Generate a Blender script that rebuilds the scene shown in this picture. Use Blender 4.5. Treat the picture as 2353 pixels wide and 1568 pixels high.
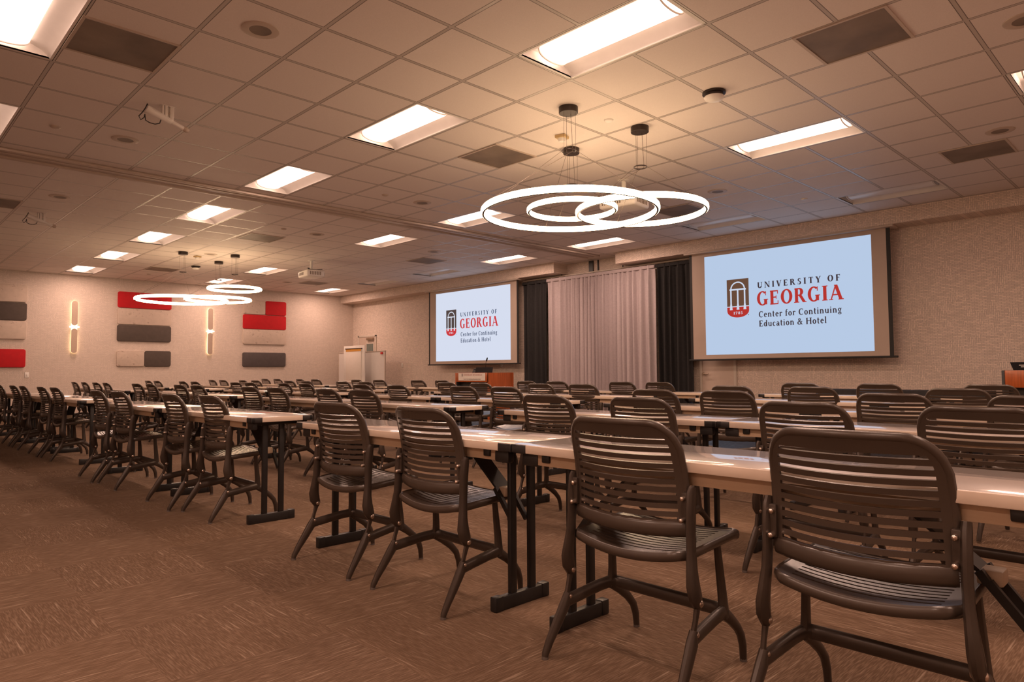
import bpy, bmesh, math, random
from mathutils import Vector, Matrix
random.seed(7)
for o in list(bpy.data.objects): bpy.data.objects.remove(o)
SC = bpy.context.scene; COL = SC.collection
PI = math.pi; T = 0.6096                      # ceiling tile, 2 ft
# ------------------------------------------------------------------ camera
cd = bpy.data.cameras.new('camera'); cam = bpy.data.objects.new('camera', cd); COL.objects.link(cam); SC.camera = cam
cd.sensor_width = 36.0; cd.lens = 1567.797 * 36.0 / 2353.0; cd.shift_y = (772.504 - 784.0) / 2353.0
cd.clip_start = 0.05; cd.clip_end = 100
r_ = Vector((0.698351, 0.715726, -0.006580)); u_ = Vector((0.041440, -0.031253, 0.998652)); f_ = Vector((-0.714555, 0.697682, 0.051485))
cam.matrix_world = Matrix(((r_.x, u_.x, -f_.x, 3.49108), (r_.y, u_.y, -f_.y, -3.46819), (r_.z, u_.z, -f_.z, 1.01363), (0, 0, 0, 1)))
# ------------------------------------------------------------------ world, exposure, light levels
w = bpy.data.worlds.new('world'); SC.world = w; w.use_nodes = True
w.node_tree.nodes['Background'].inputs[0].default_value = (0.02, 0.014, 0.011, 1); w.node_tree.nodes['Background'].inputs[1].default_value = 0.3
vs = SC.view_settings; vs.view_transform = 'Standard'; vs.look = 'None'; vs.gamma = 1.0; vs.use_curve_mapping = False
vs.exposure = 0.0
LIGHT_COL = (1.0, 0.65, 0.50); TROFFER = 5.0; LAMP_W = 34.0; RING_COL = (1.0, 0.68, 0.40); RING = 15.0; SCONCE = 3.5

def lin(r, g, b):
    f = lambda c: (c / 12.92 if c <= 0.04045 else ((c + 0.055) / 1.055) ** 2.4)
    return (f(r / 255), f(g / 255), f(b / 255))
# ------------------------------------------------------------------ materials
def mat(name, col, rough=0.5, metal=0.0, var=0.06, scale=12.0, bump=0.0, bscale=200.0, coat=0.0, spec=0.5, stretch=None):
    m = bpy.data.materials.new(name); m.use_nodes = True; nt = m.node_tree; N = nt.nodes; L = nt.links
    b = N['Principled BSDF']; b.inputs['Roughness'].default_value = rough; b.inputs['Metallic'].default_value = metal
    b.inputs['Specular IOR Level'].default_value = spec; b.inputs['Coat Weight'].default_value = coat
    tc = N.new('ShaderNodeTexCoord'); src = tc.outputs['Object']
    if stretch:
        mp = N.new('ShaderNodeMapping'); mp.inputs['Scale'].default_value = stretch; L.new(src, mp.inputs[0]); src = mp.outputs[0]
    n = N.new('ShaderNodeTexNoise'); n.inputs['Scale'].default_value = scale; n.inputs['Detail'].default_value = 4; L.new(src, n.inputs['Vector'])
    r = N.new('ShaderNodeValToRGB'); r.color_ramp.elements[0].position = 0.3; r.color_ramp.elements[1].position = 0.7
    r.color_ramp.elements[0].color = tuple(c * (1 - var) for c in col) + (1,); r.color_ramp.elements[1].color = tuple(min(1, c * (1 + var)) for c in col) + (1,)
    L.new(n.outputs[0], r.inputs[0]); L.new(r.outputs[0], b.inputs['Base Color'])
    if bump:
        n2 = N.new('ShaderNodeTexNoise'); n2.inputs['Scale'].default_value = bscale; L.new(src, n2.inputs['Vector'])
        bp = N.new('ShaderNodeBump'); bp.inputs['Strength'].default_value = bump; bp.inputs['Distance'].default_value = 0.002
        L.new(n2.outputs[0], bp.inputs['Height']); L.new(bp.outputs[0], b.inputs['Normal'])
    return m
def emit(name, col, strength):
    m = bpy.data.materials.new(name); m.use_nodes = True; b = m.node_tree.nodes['Principled BSDF']
    b.inputs['Base Color'].default_value = (0.0, 0.0, 0.0, 1) if strength <= 1.2 else (0.8, 0.8, 0.8, 1)
    b.inputs['Roughness'].default_value = 0.6; b.inputs['Specular IOR Level'].default_value = 0.0 if strength <= 1.2 else 0.3
    b.inputs['Emission Color'].default_value = tuple(col) + (1,); b.inputs['Emission Strength'].default_value = strength
    return m
def wall_mat(name, col, a, contrast=0.12):
    """woven vinyl wallcovering; a = axis along the wall (0 x, 1 y)"""
    m = mat(name, col, 0.55); nt = m.node_tree; N = nt.nodes; L = nt.links; b = N['Principled BSDF']
    g = N.new('ShaderNodeNewGeometry'); s = N.new('ShaderNodeSeparateXYZ'); L.new(g.outputs['Position'], s.inputs[0])
    def weave(p, q):
        c = N.new('ShaderNodeCombineXYZ'); L.new(s.outputs[p], c.inputs[0]); L.new(s.outputs[q], c.inputs[1])
        br = N.new('ShaderNodeTexBrick'); br.inputs['Scale'].default_value = 1.0; br.inputs['Brick Width'].default_value = 0.062; br.inputs['Row Height'].default_value = 0.021
        br.inputs['Mortar Size'].default_value = 0.0032; br.inputs['Mortar Smooth'].default_value = 0.6; br.inputs['Bias'].default_value = 0.0
        br.inputs['Color1'].default_value = tuple(min(1, x * (1 + contrast * .6)) for x in col) + (1,); br.inputs['Color2'].default_value = tuple(x * (1 - contrast * .8) for x in col) + (1,)
        br.inputs['Mortar'].default_value = tuple(x * (1 - contrast * 2.4) for x in col) + (1,); L.new(c.outputs[0], br.inputs['Vector']); return br
    b1 = weave(a, 2); b2 = weave(2, a)
    c = N.new('ShaderNodeCombineXYZ'); L.new(s.outputs[a], c.inputs[0]); L.new(s.outputs[2], c.inputs[1])
    vo = N.new('ShaderNodeTexVoronoi'); vo.inputs['Scale'].default_value = 9.0; L.new(c.outputs[0], vo.inputs['Vector'])
    lt = N.new('ShaderNodeMath'); lt.operation = 'GREATER_THAN'; lt.inputs[1].default_value = 0.62; L.new(vo.outputs['Color'], lt.inputs[0])
    mx = N.new('ShaderNodeMix'); mx.data_type = 'RGBA'; L.new(lt.outputs[0], mx.inputs[0]); L.new(b1.outputs['Color'], mx.inputs[6]); L.new(b2.outputs['Color'], mx.inputs[7]); L.new(mx.outputs[2], b.inputs['Base Color'])
    mf = N.new('ShaderNodeMix'); L.new(lt.outputs[0], mf.inputs[0]); L.new(b1.outputs['Fac'], mf.inputs[2]); L.new(b2.outputs['Fac'], mf.inputs[3])
    iv = N.new('ShaderNodeMath'); iv.operation = 'SUBTRACT'; iv.inputs[0].default_value = 1.0; L.new(mf.outputs[0], iv.inputs[1])
    bp = N.new('ShaderNodeBump'); bp.inputs['Strength'].default_value = 0.5; bp.inputs['Distance'].default_value = 0.004
    L.new(iv.outputs[0], bp.inputs['Height']); L.new(bp.outputs[0], b.inputs['Normal'])
    return m
def ceiling_mat():
    m = mat('ceiling tile', (0.76, 0.69, 0.645), 0.75, scale=160, var=0.035); nt = m.node_tree; N = nt.nodes; L = nt.links; b = N['Principled BSDF']
    base = b.inputs['Base Color'].links[0].from_socket
    g = N.new('ShaderNodeNewGeometry'); s = N.new('ShaderNodeSeparateXYZ'); L.new(g.outputs['Position'], s.inputs[0])
    def dist(o):
        a = N.new('ShaderNodeMath'); a.operation = 'DIVIDE'; a.inputs[1].default_value = T; L.new(o, a.inputs[0])
        r = N.new('ShaderNodeMath'); r.operation = 'ROUND'; L.new(a.outputs[0], r.inputs[0])
        d = N.new('ShaderNodeMath'); d.operation = 'SUBTRACT'; L.new(a.outputs[0], d.inputs[0]); L.new(r.outputs[0], d.inputs[1])
        e = N.new('ShaderNodeMath'); e.operation = 'ABSOLUTE'; L.new(d.outputs[0], e.inputs[0]); return e.outputs[0]
    mn = N.new('ShaderNodeMath'); mn.operation = 'MINIMUM'; L.new(dist(s.outputs[0]), mn.inputs[0]); L.new(dist(s.outputs[1]), mn.inputs[1])
    def below(t):
        l = N.new('ShaderNodeMath'); l.operation = 'LESS_THAN'; l.inputs[1].default_value = t; L.new(mn.outputs[0], l.inputs[0]); return l.outputs[0]
    gap = below(0.0275); bar = below(0.0195)  # gap: shade beside each grid bar, painted into the tile colour
    def mix(f, a, c):
        x = N.new('ShaderNodeMix'); x.data_type = 'RGBA'; L.new(f, x.inputs[0])
        if isinstance(a, tuple): x.inputs[6].default_value = a
        else: L.new(a, x.inputs[6])
        x.inputs[7].default_value = c; return x.outputs[2]
    c1 = mix(gap, base, (0.16, 0.13, 0.115, 1)); c2 = mix(bar, c1, (0.50, 0.45, 0.41, 1)); L.new(c2, b.inputs['Base Color'])
    rr = N.new('ShaderNodeMapRange'); rr.inputs[3].default_value = 0.62; rr.inputs[4].default_value = 0.30; L.new(bar, rr.inputs[0]); L.new(rr.outputs[0], b.inputs['Roughness'])
    return m
def carpet_mat():
    m = mat('carpet', (0.2, 0.1, 0.06), 0.95, spec=0.15); nt = m.node_tree; N = nt.nodes; L = nt.links; b = N['Principled BSDF']
    g = N.new('ShaderNodeNewGeometry'); s = N.new('ShaderNodeSeparateXYZ'); L.new(g.outputs['Position'], s.inputs[0])
    def M(op, a, c=None):
        x = N.new('ShaderNodeMath'); x.operation = op
        for i, v in enumerate((a, c)):
            if v is None: continue
            if isinstance(v, (int, float)): x.inputs[i].default_value = v
            else: L.new(v, x.inputs[i])
        return x.outputs[0]
    S = 0.61
    ix = M('FLOOR', M('DIVIDE', M('ADD', s.outputs[0], 0.17), S)); iy = M('FLOOR', M('DIVIDE', M('ADD', s.outputs[1], 0.23), S))
    par = M('ABSOLUTE', M('MODULO', M('ADD', ix, iy), 2.0))
    cid = N.new('ShaderNodeCombineXYZ'); L.new(ix, cid.inputs[0]); L.new(iy, cid.inputs[1])
    wn = N.new('ShaderNodeTexWhiteNoise'); L.new(cid.outputs[0], wn.inputs['Vector'])
    def mixf(a, c):
        x = N.new('ShaderNodeMix'); L.new(par, x.inputs[0]); L.new(a, x.inputs[2]); L.new(c, x.inputs[3]); return x.outputs[0]
    u = mixf(s.outputs[0], s.outputs[1]); v = mixf(s.outputs[1], s.outputs[0])
    def streak(fu, fv, lo, hi, off):
        c = N.new('ShaderNodeCombineXYZ'); L.new(M('ADD', M('MULTIPLY', u, fu), off), c.inputs[0]); L.new(M('MULTIPLY', v, fv), c.inputs[1]); L.new(M('MULTIPLY', wn.outputs[0], 40.0), c.inputs[2])
        n = N.new('ShaderNodeTexNoise'); n.inputs['Scale'].default_value = 1.0; n.inputs['Detail'].default_value = 0.0; L.new(c.outputs[0], n.inputs['Vector'])
        r = N.new('ShaderNodeMapRange'); r.inputs[1].default_value = lo; r.inputs[2].default_value = hi; L.new(n.outputs[0], r.inputs[0]); return r.outputs[0]
    fine = streak(260.0, 22.0, 0.35, 0.75, 3.0); big = streak(150.0, 5.0, 0.69, 0.80, 11.0)
    fib = N.new('ShaderNodeTexNoise'); fib.inputs['Scale'].default_value = 420.0; L.new(g.outputs['Position'], fib.inputs['Vector'])
    def mixc(f, a, c):
        x = N.new('ShaderNodeMix'); x.data_type = 'RGBA'
        if isinstance(f, (int, float)): x.inputs[0].default_value = f
        else: L.new(f, x.inputs[0])
        for i, k in ((6, a), (7, c)):
            if isinstance(k, tuple): x.inputs[i].default_value = k
            else: L.new(k, x.inputs[i])
        return x.outputs[2]
    c0 = mixc(wn.outputs[0], (0.125, 0.077, 0.048, 1), (0.165, 0.103, 0.064, 1))
    c1 = mixc(M('MULTIPLY', fine, 0.65), c0, (0.28, 0.19, 0.13, 1)); c2 = mixc(M('MULTIPLY', big, 0.42), c1, (0.55, 0.43, 0.33, 1))
    c3 = mixc(M('MULTIPLY', fib.outputs[0], 0.5), c2, (0.055, 0.033, 0.022, 1)); L.new(c3, b.inputs['Base Color'])
    bp = N.new('ShaderNodeBump'); bp.inputs['Strength'].default_value = 0.6; bp.inputs['Distance'].default_value = 0.003
    L.new(M('ADD', fib.outputs[0], M('MULTIPLY', fine, 0.6)), bp.inputs['Height']); L.new(bp.outputs[0], b.inputs['Normal'])
    return m
MT = {}
MT['chair'] = mat('bronze brown plastic', (0.060, 0.044, 0.034), 0.27, var=0.05, scale=6, bump=0.05, bscale=500, spec=0.7)
MT['frame'] = mat('bronze brown painted metal', (0.058, 0.043, 0.034), 0.32, metal=0.25, var=0.05, scale=20)
MT['bolt'] = mat('bright bolt metal', (0.62, 0.52, 0.45), 0.3, metal=1.0)
MT['glide'] = mat('grey glide', (0.12, 0.1, 0.09), 0.4)
MT['top'] = mat('pale laminate', (0.42, 0.37, 0.345), 0.30, var=0.03, scale=3, coat=1.0)
MT['top'].node_tree.nodes['Principled BSDF'].inputs['Coat Roughness'].default_value = 0.05; MT['top'].node_tree.nodes['Principled BSDF'].inputs['Coat IOR'].default_value = 1.7
MT['topedge'] = mat('cream edge band', (0.66, 0.55, 0.45), 0.35, var=0.03)
MT['apron'] = mat('tan underside', (0.50, 0.36, 0.24), 0.55, var=0.08, scale=5, stretch=(1, 6, 6))
MT['black'] = mat('black painted steel', (0.014, 0.013, 0.013), 0.4, var=0.1)
MT['cap'] = mat('black plastic', (0.02, 0.018, 0.018), 0.45, var=0.1)
MT['latch'] = mat('tan plastic latch', (0.55, 0.42, 0.30), 0.5)
MT['ceil'] = ceiling_mat()
MT['trim'] = mat('cream painted trim', (0.62, 0.55, 0.48), 0.45, var=0.03)
MT['track'] = mat('beige painted track', (0.52, 0.43, 0.36), 0.45, var=0.04)
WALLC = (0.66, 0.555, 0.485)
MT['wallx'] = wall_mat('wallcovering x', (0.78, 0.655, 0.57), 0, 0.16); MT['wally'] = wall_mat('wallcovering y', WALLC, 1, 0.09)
MT['carpet'] = carpet_mat()
MT['white'] = mat('white enamel', (0.80, 0.77, 0.73), 0.35, var=0.02)
MT['lensoff'] = mat('white diffuser', (0.82, 0.81, 0.80), 0.3, var=0.02)
MT['lens'] = emit('lit diffuser', LIGHT_COL, TROFFER)
MT['ring'] = emit('lit ring diffuser', RING_COL, RING)
MT['scled'] = emit('lit sconce edge', (1.0, 0.66, 0.34), SCONCE); MT['scbar'] = emit('lit sconce bar', (1.0, 0.85, 0.75), 1.8)
MT['bronze'] = mat('dark bronze metal', (0.045, 0.034, 0.03), 0.4, metal=0.6, var=0.08)
MT['wire'] = mat('steel wire', (0.12, 0.09, 0.07), 0.4, metal=0.6)
MT['scplate'] = mat('brushed champagne metal', (0.46, 0.35, 0.28), 0.5, metal=0.3, var=0.12, stretch=(60, 60, 2))
MT['vent'] = mat('perforated dark grille', (0.20, 0.155, 0.12), 0.55, var=0.3, scale=2.5, bump=0.5, bscale=300)
MT['screenedge'] = mat('black screen border', (0.012, 0.011, 0.011), 0.6)
MT['fabric'] = mat('screen fabric', (0.50, 0.40, 0.335), 0.5, var=0.05, scale=1.5)
MT['greyc'] = mat('grey curtain cloth', (0.45, 0.39, 0.405), 0.85, var=0.06, scale=30, bump=0.2)
MT['blackc'] = mat('black curtain cloth', (0.016, 0.015, 0.016), 0.85, var=0.2, scale=30, bump=0.2)
MT['red'] = mat('red felt', (0.50, 0.006, 0.012), 0.85, var=0.06, bump=0.3, bscale=600)
MT['char'] = mat('charcoal felt', (0.085, 0.065, 0.055), 0.85, var=0.08, bump=0.3, bscale=600)
MT['bluechar'] = mat('slate felt', (0.088, 0.072, 0.072), 0.85, var=0.08, bump=0.3, bscale=600)
def fleck():
    m = mat('flecked cream felt', (0.56, 0.46, 0.39), 0.85, bump=0.2, bscale=600); N = m.node_tree.nodes; L = m.node_tree.links; b = N['Principled BSDF']
    base = b.inputs['Base Color'].links[0].from_socket; tc = N.new('ShaderNodeTexCoord')
    v = N.new('ShaderNodeTexNoise'); v.inputs['Scale'].default_value = 9.0; v.inputs['Detail'].default_value = 6; v.inputs['Roughness'].default_value = 0.65; L.new(tc.outputs['Object'], v.inputs['Vector'])
    r = N.new('ShaderNodeMapRange'); r.inputs[1].default_value = 0.60; r.inputs[2].default_value = 0.68; L.new(v.outputs[0], r.inputs[0])
    x = N.new('ShaderNodeMix'); x.data_type = 'RGBA'; L.new(r.outputs[0], x.inputs[0]); L.new(base, x.inputs[6]); x.inputs[7].default_value = (0.33, 0.25, 0.20, 1); L.new(x.outputs[2], b.inputs['Base Color']); return m
MT['fleck'] = fleck()
def wood():
    m = mat('cherry wood veneer', (0.42, 0.10, 0.025), 0.35, var=0.28, scale=3.0, stretch=(14, 14, 0.8), coat=0.15); return m
MT['wood'] = wood()
MT['glassdark'] = mat('dark glossy screen', (0.012, 0.012, 0.014), 0.15)
MT['paper'] = mat('white paper', (0.80, 0.74, 0.68), 0.7, var=0.02)
MT['board'] = mat('whiteboard enamel', (0.72, 0.68, 0.65), 0.25, var=0.02)
MT['orange'] = mat('orange card', (0.75, 0.36, 0.06), 0.6)
MT['redp'] = mat('red plastic', (0.55, 0.02, 0.02), 0.4)
MT['signred'] = mat('printed red ink', (0.45, 0.03, 0.03), 0.6); MT['signink'] = mat('printed dark ink', (0.10, 0.06, 0.05), 0.6)
MT['door'] = mat('beige painted door', (0.58, 0.47, 0.40), 0.5, var=0.03)
MT['glass'] = mat('reeded door glass', (0.16, 0.19, 0.17), 0.15, var=0.4, scale=3, stretch=(60, 1, 1))
MT['nickel'] = mat('satin nickel', (0.45, 0.36, 0.28), 0.3, metal=1.0)
MT['yellowed'] = mat('yellowed plastic', (0.55, 0.40, 0.20), 0.5)
MT['imgR'] = emit('projected picture right', lin(183, 202, 229), 1.0); MT['imgL'] = emit('projected picture left', lin(214, 221, 239), 1.0)
MT['inkR'] = emit('projected dark lettering right', lin(62, 48, 52), 1.0); MT['inkL'] = emit('projected dark lettering left', lin(72, 84, 112), 1.0)
MT['redR'] = emit('projected red lettering right', lin(182, 52, 46), 1.0); MT['redL'] = emit('projected red lettering left', lin(205, 58, 62), 1.0)
MT['brnR'] = emit('projected brown panel right', lin(104, 74, 58), 1.0); MT['brnL'] = emit('projected brown panel left', lin(84, 70, 68), 1.0)
MT['whtR'] = emit('projected white line right', lin(205, 216, 236), 1.0); MT['whtL'] = emit('projected white line left', lin(222, 228, 243), 1.0)

# ------------------------------------------------------------------ mesh builder
class MB:
    def __init__(s): s.v = []; s.f = []
    def add(s, vs, fs):
        n = len(s.v); s.v += [tuple(v) for v in vs]; s.f += [tuple(i + n for i in f) for f in fs]
    def quad(s, a, b, c, d): s.add([a, b, c, d], [(0, 1, 2, 3)])
    def box(s, x0, x1, y0, y1, z0, z1):
        s.add([(x0, y0, z0), (x1, y0, z0), (x1, y1, z0), (x0, y1, z0), (x0, y0, z1), (x1, y0, z1), (x1, y1, z1), (x0, y1, z1)],
              [(0, 3, 2, 1), (4, 5, 6, 7), (0, 1, 5, 4), (1, 2, 6, 5), (2, 3, 7, 6), (3, 0, 4, 7)])
    def rbox(s, x0, x1, y0, y1, z0, z1, b=0.005, seg=2):
        bm = bmesh.new(); bmesh.ops.create_cube(bm, size=1.0)
        for v in bm.verts: v.co = Vector(((x0 + x1) / 2 + v.co.x * (x1 - x0), (y0 + y1) / 2 + v.co.y * (y1 - y0), (z0 + z1) / 2 + v.co.z * (z1 - z0)))
        bmesh.ops.bevel(bm, geom=list(bm.edges), offset=b, segments=seg, affect='EDGES', profile=0.5); s.bm(bm)
    def bm(s, bm):
        bm.verts.ensure_lookup_table(); bm.verts.index_update()
        s.add([v.co[:] for v in bm.verts], [[v.index for v in f.verts] for f in bm.faces]); bm.free()
    def bar(s, a, b, wa, wb, side=(0, 0, 1)):
        """rectangular bar from a to b; wa = width along side, wb = other"""
        s.tube([a, b], [(wa / 2, wb / 2)] * 2, n=4, side=side, rot=PI / 4, k=math.sqrt(2))
    def tube(s, path, rad, n=8, closed=False, side=None, rot=0.0, k=1.0, cap=True):
        P = [Vector(p) for p in path]; m = len(P)
        if not isinstance(rad, (list, tuple)): rad = [(rad, rad)] * m
        rad = [(r if isinstance(r, (list, tuple)) else (r, r)) for r in rad]
        rings = []; prev = Vector(side) if side else None
        for i in range(m):
            if closed: t = P[(i + 1) % m] - P[i - 1]
            else: t = P[min(i + 1, m - 1)] - P[max(i - 1, 0)]
            t.normalize()
            if prev is None: prev = Vector((0, 0, 1)) if abs(t.z) < 0.9 else Vector((1, 0, 0))
            ref = Vector(side) if side else prev
            a = ref - t * ref.dot(t)
            if a.length < 1e-5: a = Vector((1, 0, 0)) - t * t.x
            a.normalize(); b = t.cross(a); prev = a
            ra, rb = rad[i]
            rings.append([P[i] + a * (ra * k * math.cos(rot + 2 * PI * j / n)) + b * (rb * k * math.sin(rot + 2 * PI * j / n)) for j in range(n)])
        vs = [v for r in rings for v in r]; fs = []
        for i in range(m if closed else m - 1):
            i2 = (i + 1) % m
            for j in range(n):
                j2 = (j + 1) % n; fs.append((i * n + j, i * n + j2, i2 * n + j2, i2 * n + j))
        if not closed and cap: fs += [tuple(range(n - 1, -1, -1)), tuple((m - 1) * n + j for j in range(n))]
        s.add(vs, fs)
    def lathe(s, prof, c=(0, 0, 0), n=24, axis='z'):
        vs = []; fs = []; m = len(prof)
        for r, h in prof:
            for j in range(n):
                a = 2 * PI * j / n; x, y = r * math.cos(a), r * math.sin(a)
                p = (x, y, h) if axis == 'z' else ((h, x, y) if axis == 'x' else (x, h, y)); vs.append((c[0] + p[0], c[1] + p[1], c[2] + p[2]))
        for i in range(m - 1):
            for j in range(n):
                j2 = (j + 1) % n; q = (i * n + j, i * n + j2, (i + 1) * n + j2, (i + 1) * n + j); fs.append(q if axis != 'y' else q[::-1])
        e = [tuple(range(n - 1, -1, -1)), tuple((m - 1) * n + j for j in range(n))]
        if prof[0][0] > 1e-4: fs.append(e[0] if axis != 'y' else e[0][::-1])
        if prof[-1][0] > 1e-4: fs.append(e[1] if axis != 'y' else e[1][::-1])
        s.add(vs, fs)
    def xf(s, M): s.v = [tuple(M @ Vector(v)) for v in s.v]; return s
    def build(s, name, m, parent=None, smooth=True, angle=40):
        me = bpy.data.meshes.new(name); me.from_pydata(s.v, [], s.f); me.update(); me.materials.append(m)
        bm = bmesh.new(); bm.from_mesh(me); bmesh.ops.remove_doubles(bm, verts=bm.verts, dist=1e-6); bmesh.ops.recalc_face_normals(bm, faces=bm.faces); bm.to_mesh(me); bm.free()
        if smooth: me.shade_smooth(); me.set_sharp_from_angle(angle=math.radians(angle))
        o = bpy.data.objects.new(name, me); COL.objects.link(o)
        if parent: o.parent = parent
        return o
def tag(o, label=None, cat=None, group=None, kind=None):
    if label: o['label'] = label
    if cat: o['category'] = cat
    if group: o['group'] = group
    if kind: o['kind'] = kind
    return o
def thing(name, label, cat, loc=(0, 0, 0), rz=0.0, group=None):
    o = bpy.data.objects.new(name, None); COL.objects.link(o); o.location = loc; o.rotation_euler = (0, 0, rz); o.empty_display_size = 0.1
    return tag(o, label, cat, group)
def structure(name, mb, m, smooth=False, parent=None):
    o = mb.build(name, m, parent, smooth)
    if not parent: o['kind'] = 'structure'
    return o
def dup(root, loc, rz=0.0, label=None, group=None):
    r = root.copy(); COL.objects.link(r); r.location = loc; r.rotation_euler = (0, 0, rz)
    if label: r['label'] = label
    if group: r['group'] = group
    for ch in list(root.children):
        c = ch.copy(); COL.objects.link(c); c.parent = r
        for g in list(ch.children):
            d = g.copy(); COL.objects.link(d); d.parent = c
    return r
def box_of(*a): b = MB(); b.box(*a); return b
def rbox_of(*a, **k): b = MB(); b.rbox(*a, **k); return b

# ------------------------------------------------------------------ room shell
H = 3.340; XL, XR, YB, YW, YS = -15.12, 6.6, -6.8, 7.80, 7.36; SOF = 3.12
structure('floor', box_of(XL - .1, XR + .1, YB - .1, YW + .1, -0.1, 0.0), MT['carpet'])
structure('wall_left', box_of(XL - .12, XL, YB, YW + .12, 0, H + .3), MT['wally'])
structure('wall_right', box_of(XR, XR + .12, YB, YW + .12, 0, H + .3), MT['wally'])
structure('wall_back', box_of(XL, XR, YB - .12, YB, 0, H + .3), MT['wallx'])
structure('wall_front', box_of(XL, XR, YW, YW + .12, 0, H + .3), MT['wallx'])
LIT = [(0, 0), (-4, 0), (-8, 0), (-12, 0), (-16, 0), (-20, 0), (-24, 0), (0, 5), (4, 5), (-8, 5), (-12, 5), (-20, 5), (-24, 5), (-8, 10), (-12, 10), (-24, 10), (-4, -5), (-8, -5), (4, 0), (0, -5), (4, -5), (8, 0), (8, 5), (8, -5), (-4, -10), (0, -10), (4, -10)]  # includes unseen lights, at right and behind the camera, added to brighten the room
UNLIT = [(0, 10), (-4, 10), (-16, 10), (-20, 10)]
holes = set()
for (i, j) in LIT + UNLIT: holes |= {(i, j), (i + 1, j)}
cm = MB(); x_edges = sorted(set([XL, XR] + [i * T for i in range(-24, 11)])); y_edges = sorted(set([YB, YW] + [j * T for j in range(-11, 13)]))
for a in range(len(x_edges) - 1):
    for b in range(len(y_edges) - 1):
        x0, x1, y0, y1 = x_edges[a], x_edges[a + 1], y_edges[b], y_edges[b + 1]
        if (math.floor((x0 + x1) / 2 / T), math.floor((y0 + y1) / 2 / T)) in holes: continue
        cm.quad((x0, y0, H), (x0, y1, H), (x1, y1, H), (x1, y0, H))
ceil_o = structure('ceiling', cm, MT['ceil'])
lid = MB(); lid.box(XL, XR, YB, YW, H + .25, H + .3); structure('trim_1', lid, MT['trim'])          # deck above the tiles
# soffits along the screen wall, with the gap above the curtains
structure('trim_2', box_of(XL, -6.30, YS, YW, SOF, H), MT['wallx']); structure('trim_3', box_of(-4.66, XR, YS, YW, SOF, H), MT['wallx'])
# folding wall track across the ceiling
tk = MB(); tk.rbox(-5.40, -5.04, YB, YS, H - .012, H + .001, b=.003); tk.rbox(-5.40, -5.345, YB, YS, H - .035, H, b=.006); tk.rbox(-5.095, -5.04, YB, YS, H - .035, H, b=.006); tk.rbox(-5.25, -5.19, YB, YS, H - .02, H, b=.004)
structure('trim_4', tk, MT['track'], True)
structure('baseboard_left', box_of(XL, XL + .012, YB, YW, 0, .10), MT['cap']); structure('baseboard_front', box_of(XL, XR, YW - .012, YW, 0, .10), MT['cap'])
jb = MB(); jb.box(-5.67, -5.56, YW - .03, YW, 0, H); jb.box(-5.45, -5.42, YW - .02, YW, 0, H); structure('trim_5', jb, MT['black'])
# doors in the screen wall
def door(n, x0, x1, h, hx, lite):
    fr = MB(); t = .055
    fr.rbox(x0 - t, x0, YW - .03, YW + .005, 0, h + t, b=.006); fr.rbox(x1, x1 + t, YW - .03, YW + .005, 0, h + t, b=.006); fr.rbox(x0 - t, x1 + t, YW - .03, YW + .005, h, h + t, b=.006)
    d = structure('door_%d' % n, fr, MT['trim'], True)
    box_of(x0, x1, YW - .012, YW + .01, 0.01, h).build('door_leaf', MT['door'], d, False)
    hd = MB(); hd.lathe([(.028, 0), (.028, .01), (.01, .012), (.01, .05)], (hx, YW - .07, .94), 16, 'y'); hd.tube([(hx, YW - .07, .94), (hx + .10, YW - .07, .94)], .009, 8); hd.build('lever_handle', MT['nickel'], d)
    if lite:
        l0, l1, z0, z1 = x0 + .42, x1 - .10, 1.0, 1.86; lf = MB()
        for a in ((l0 - .04, l0, z0 - .04, z1 + .04), (l1, l1 + .04, z0 - .04, z1 + .04)): lf.rbox(a[0], a[1], YW - .024, YW - .01, a[2], a[3], b=.004)
        lf.rbox(l0, l1, YW - .024, YW - .01, z1, z1 + .04, b=.004); lf.rbox(l0, l1, YW - .024, YW - .01, z0 - .04, z0, b=.004); lf.build('lite_frame', MT['trim'], d)
        box_of(l0, l1, YW - .016, YW - .011, z0, z1).build('glass_pane', MT['glass'], d, False)
        cl = MB(); cl.rbox(x0 + .48, x1 - .06, YW - .08, YW - .012, h - .10, h - .03, b=.008); cl.build('door_closer', MT['nickel'], d)
    return d
door(1, -14.74, -13.86, 2.07, -14.63, True); door(2, -3.04, -2.42, 2.05, -2.99, False)

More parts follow.
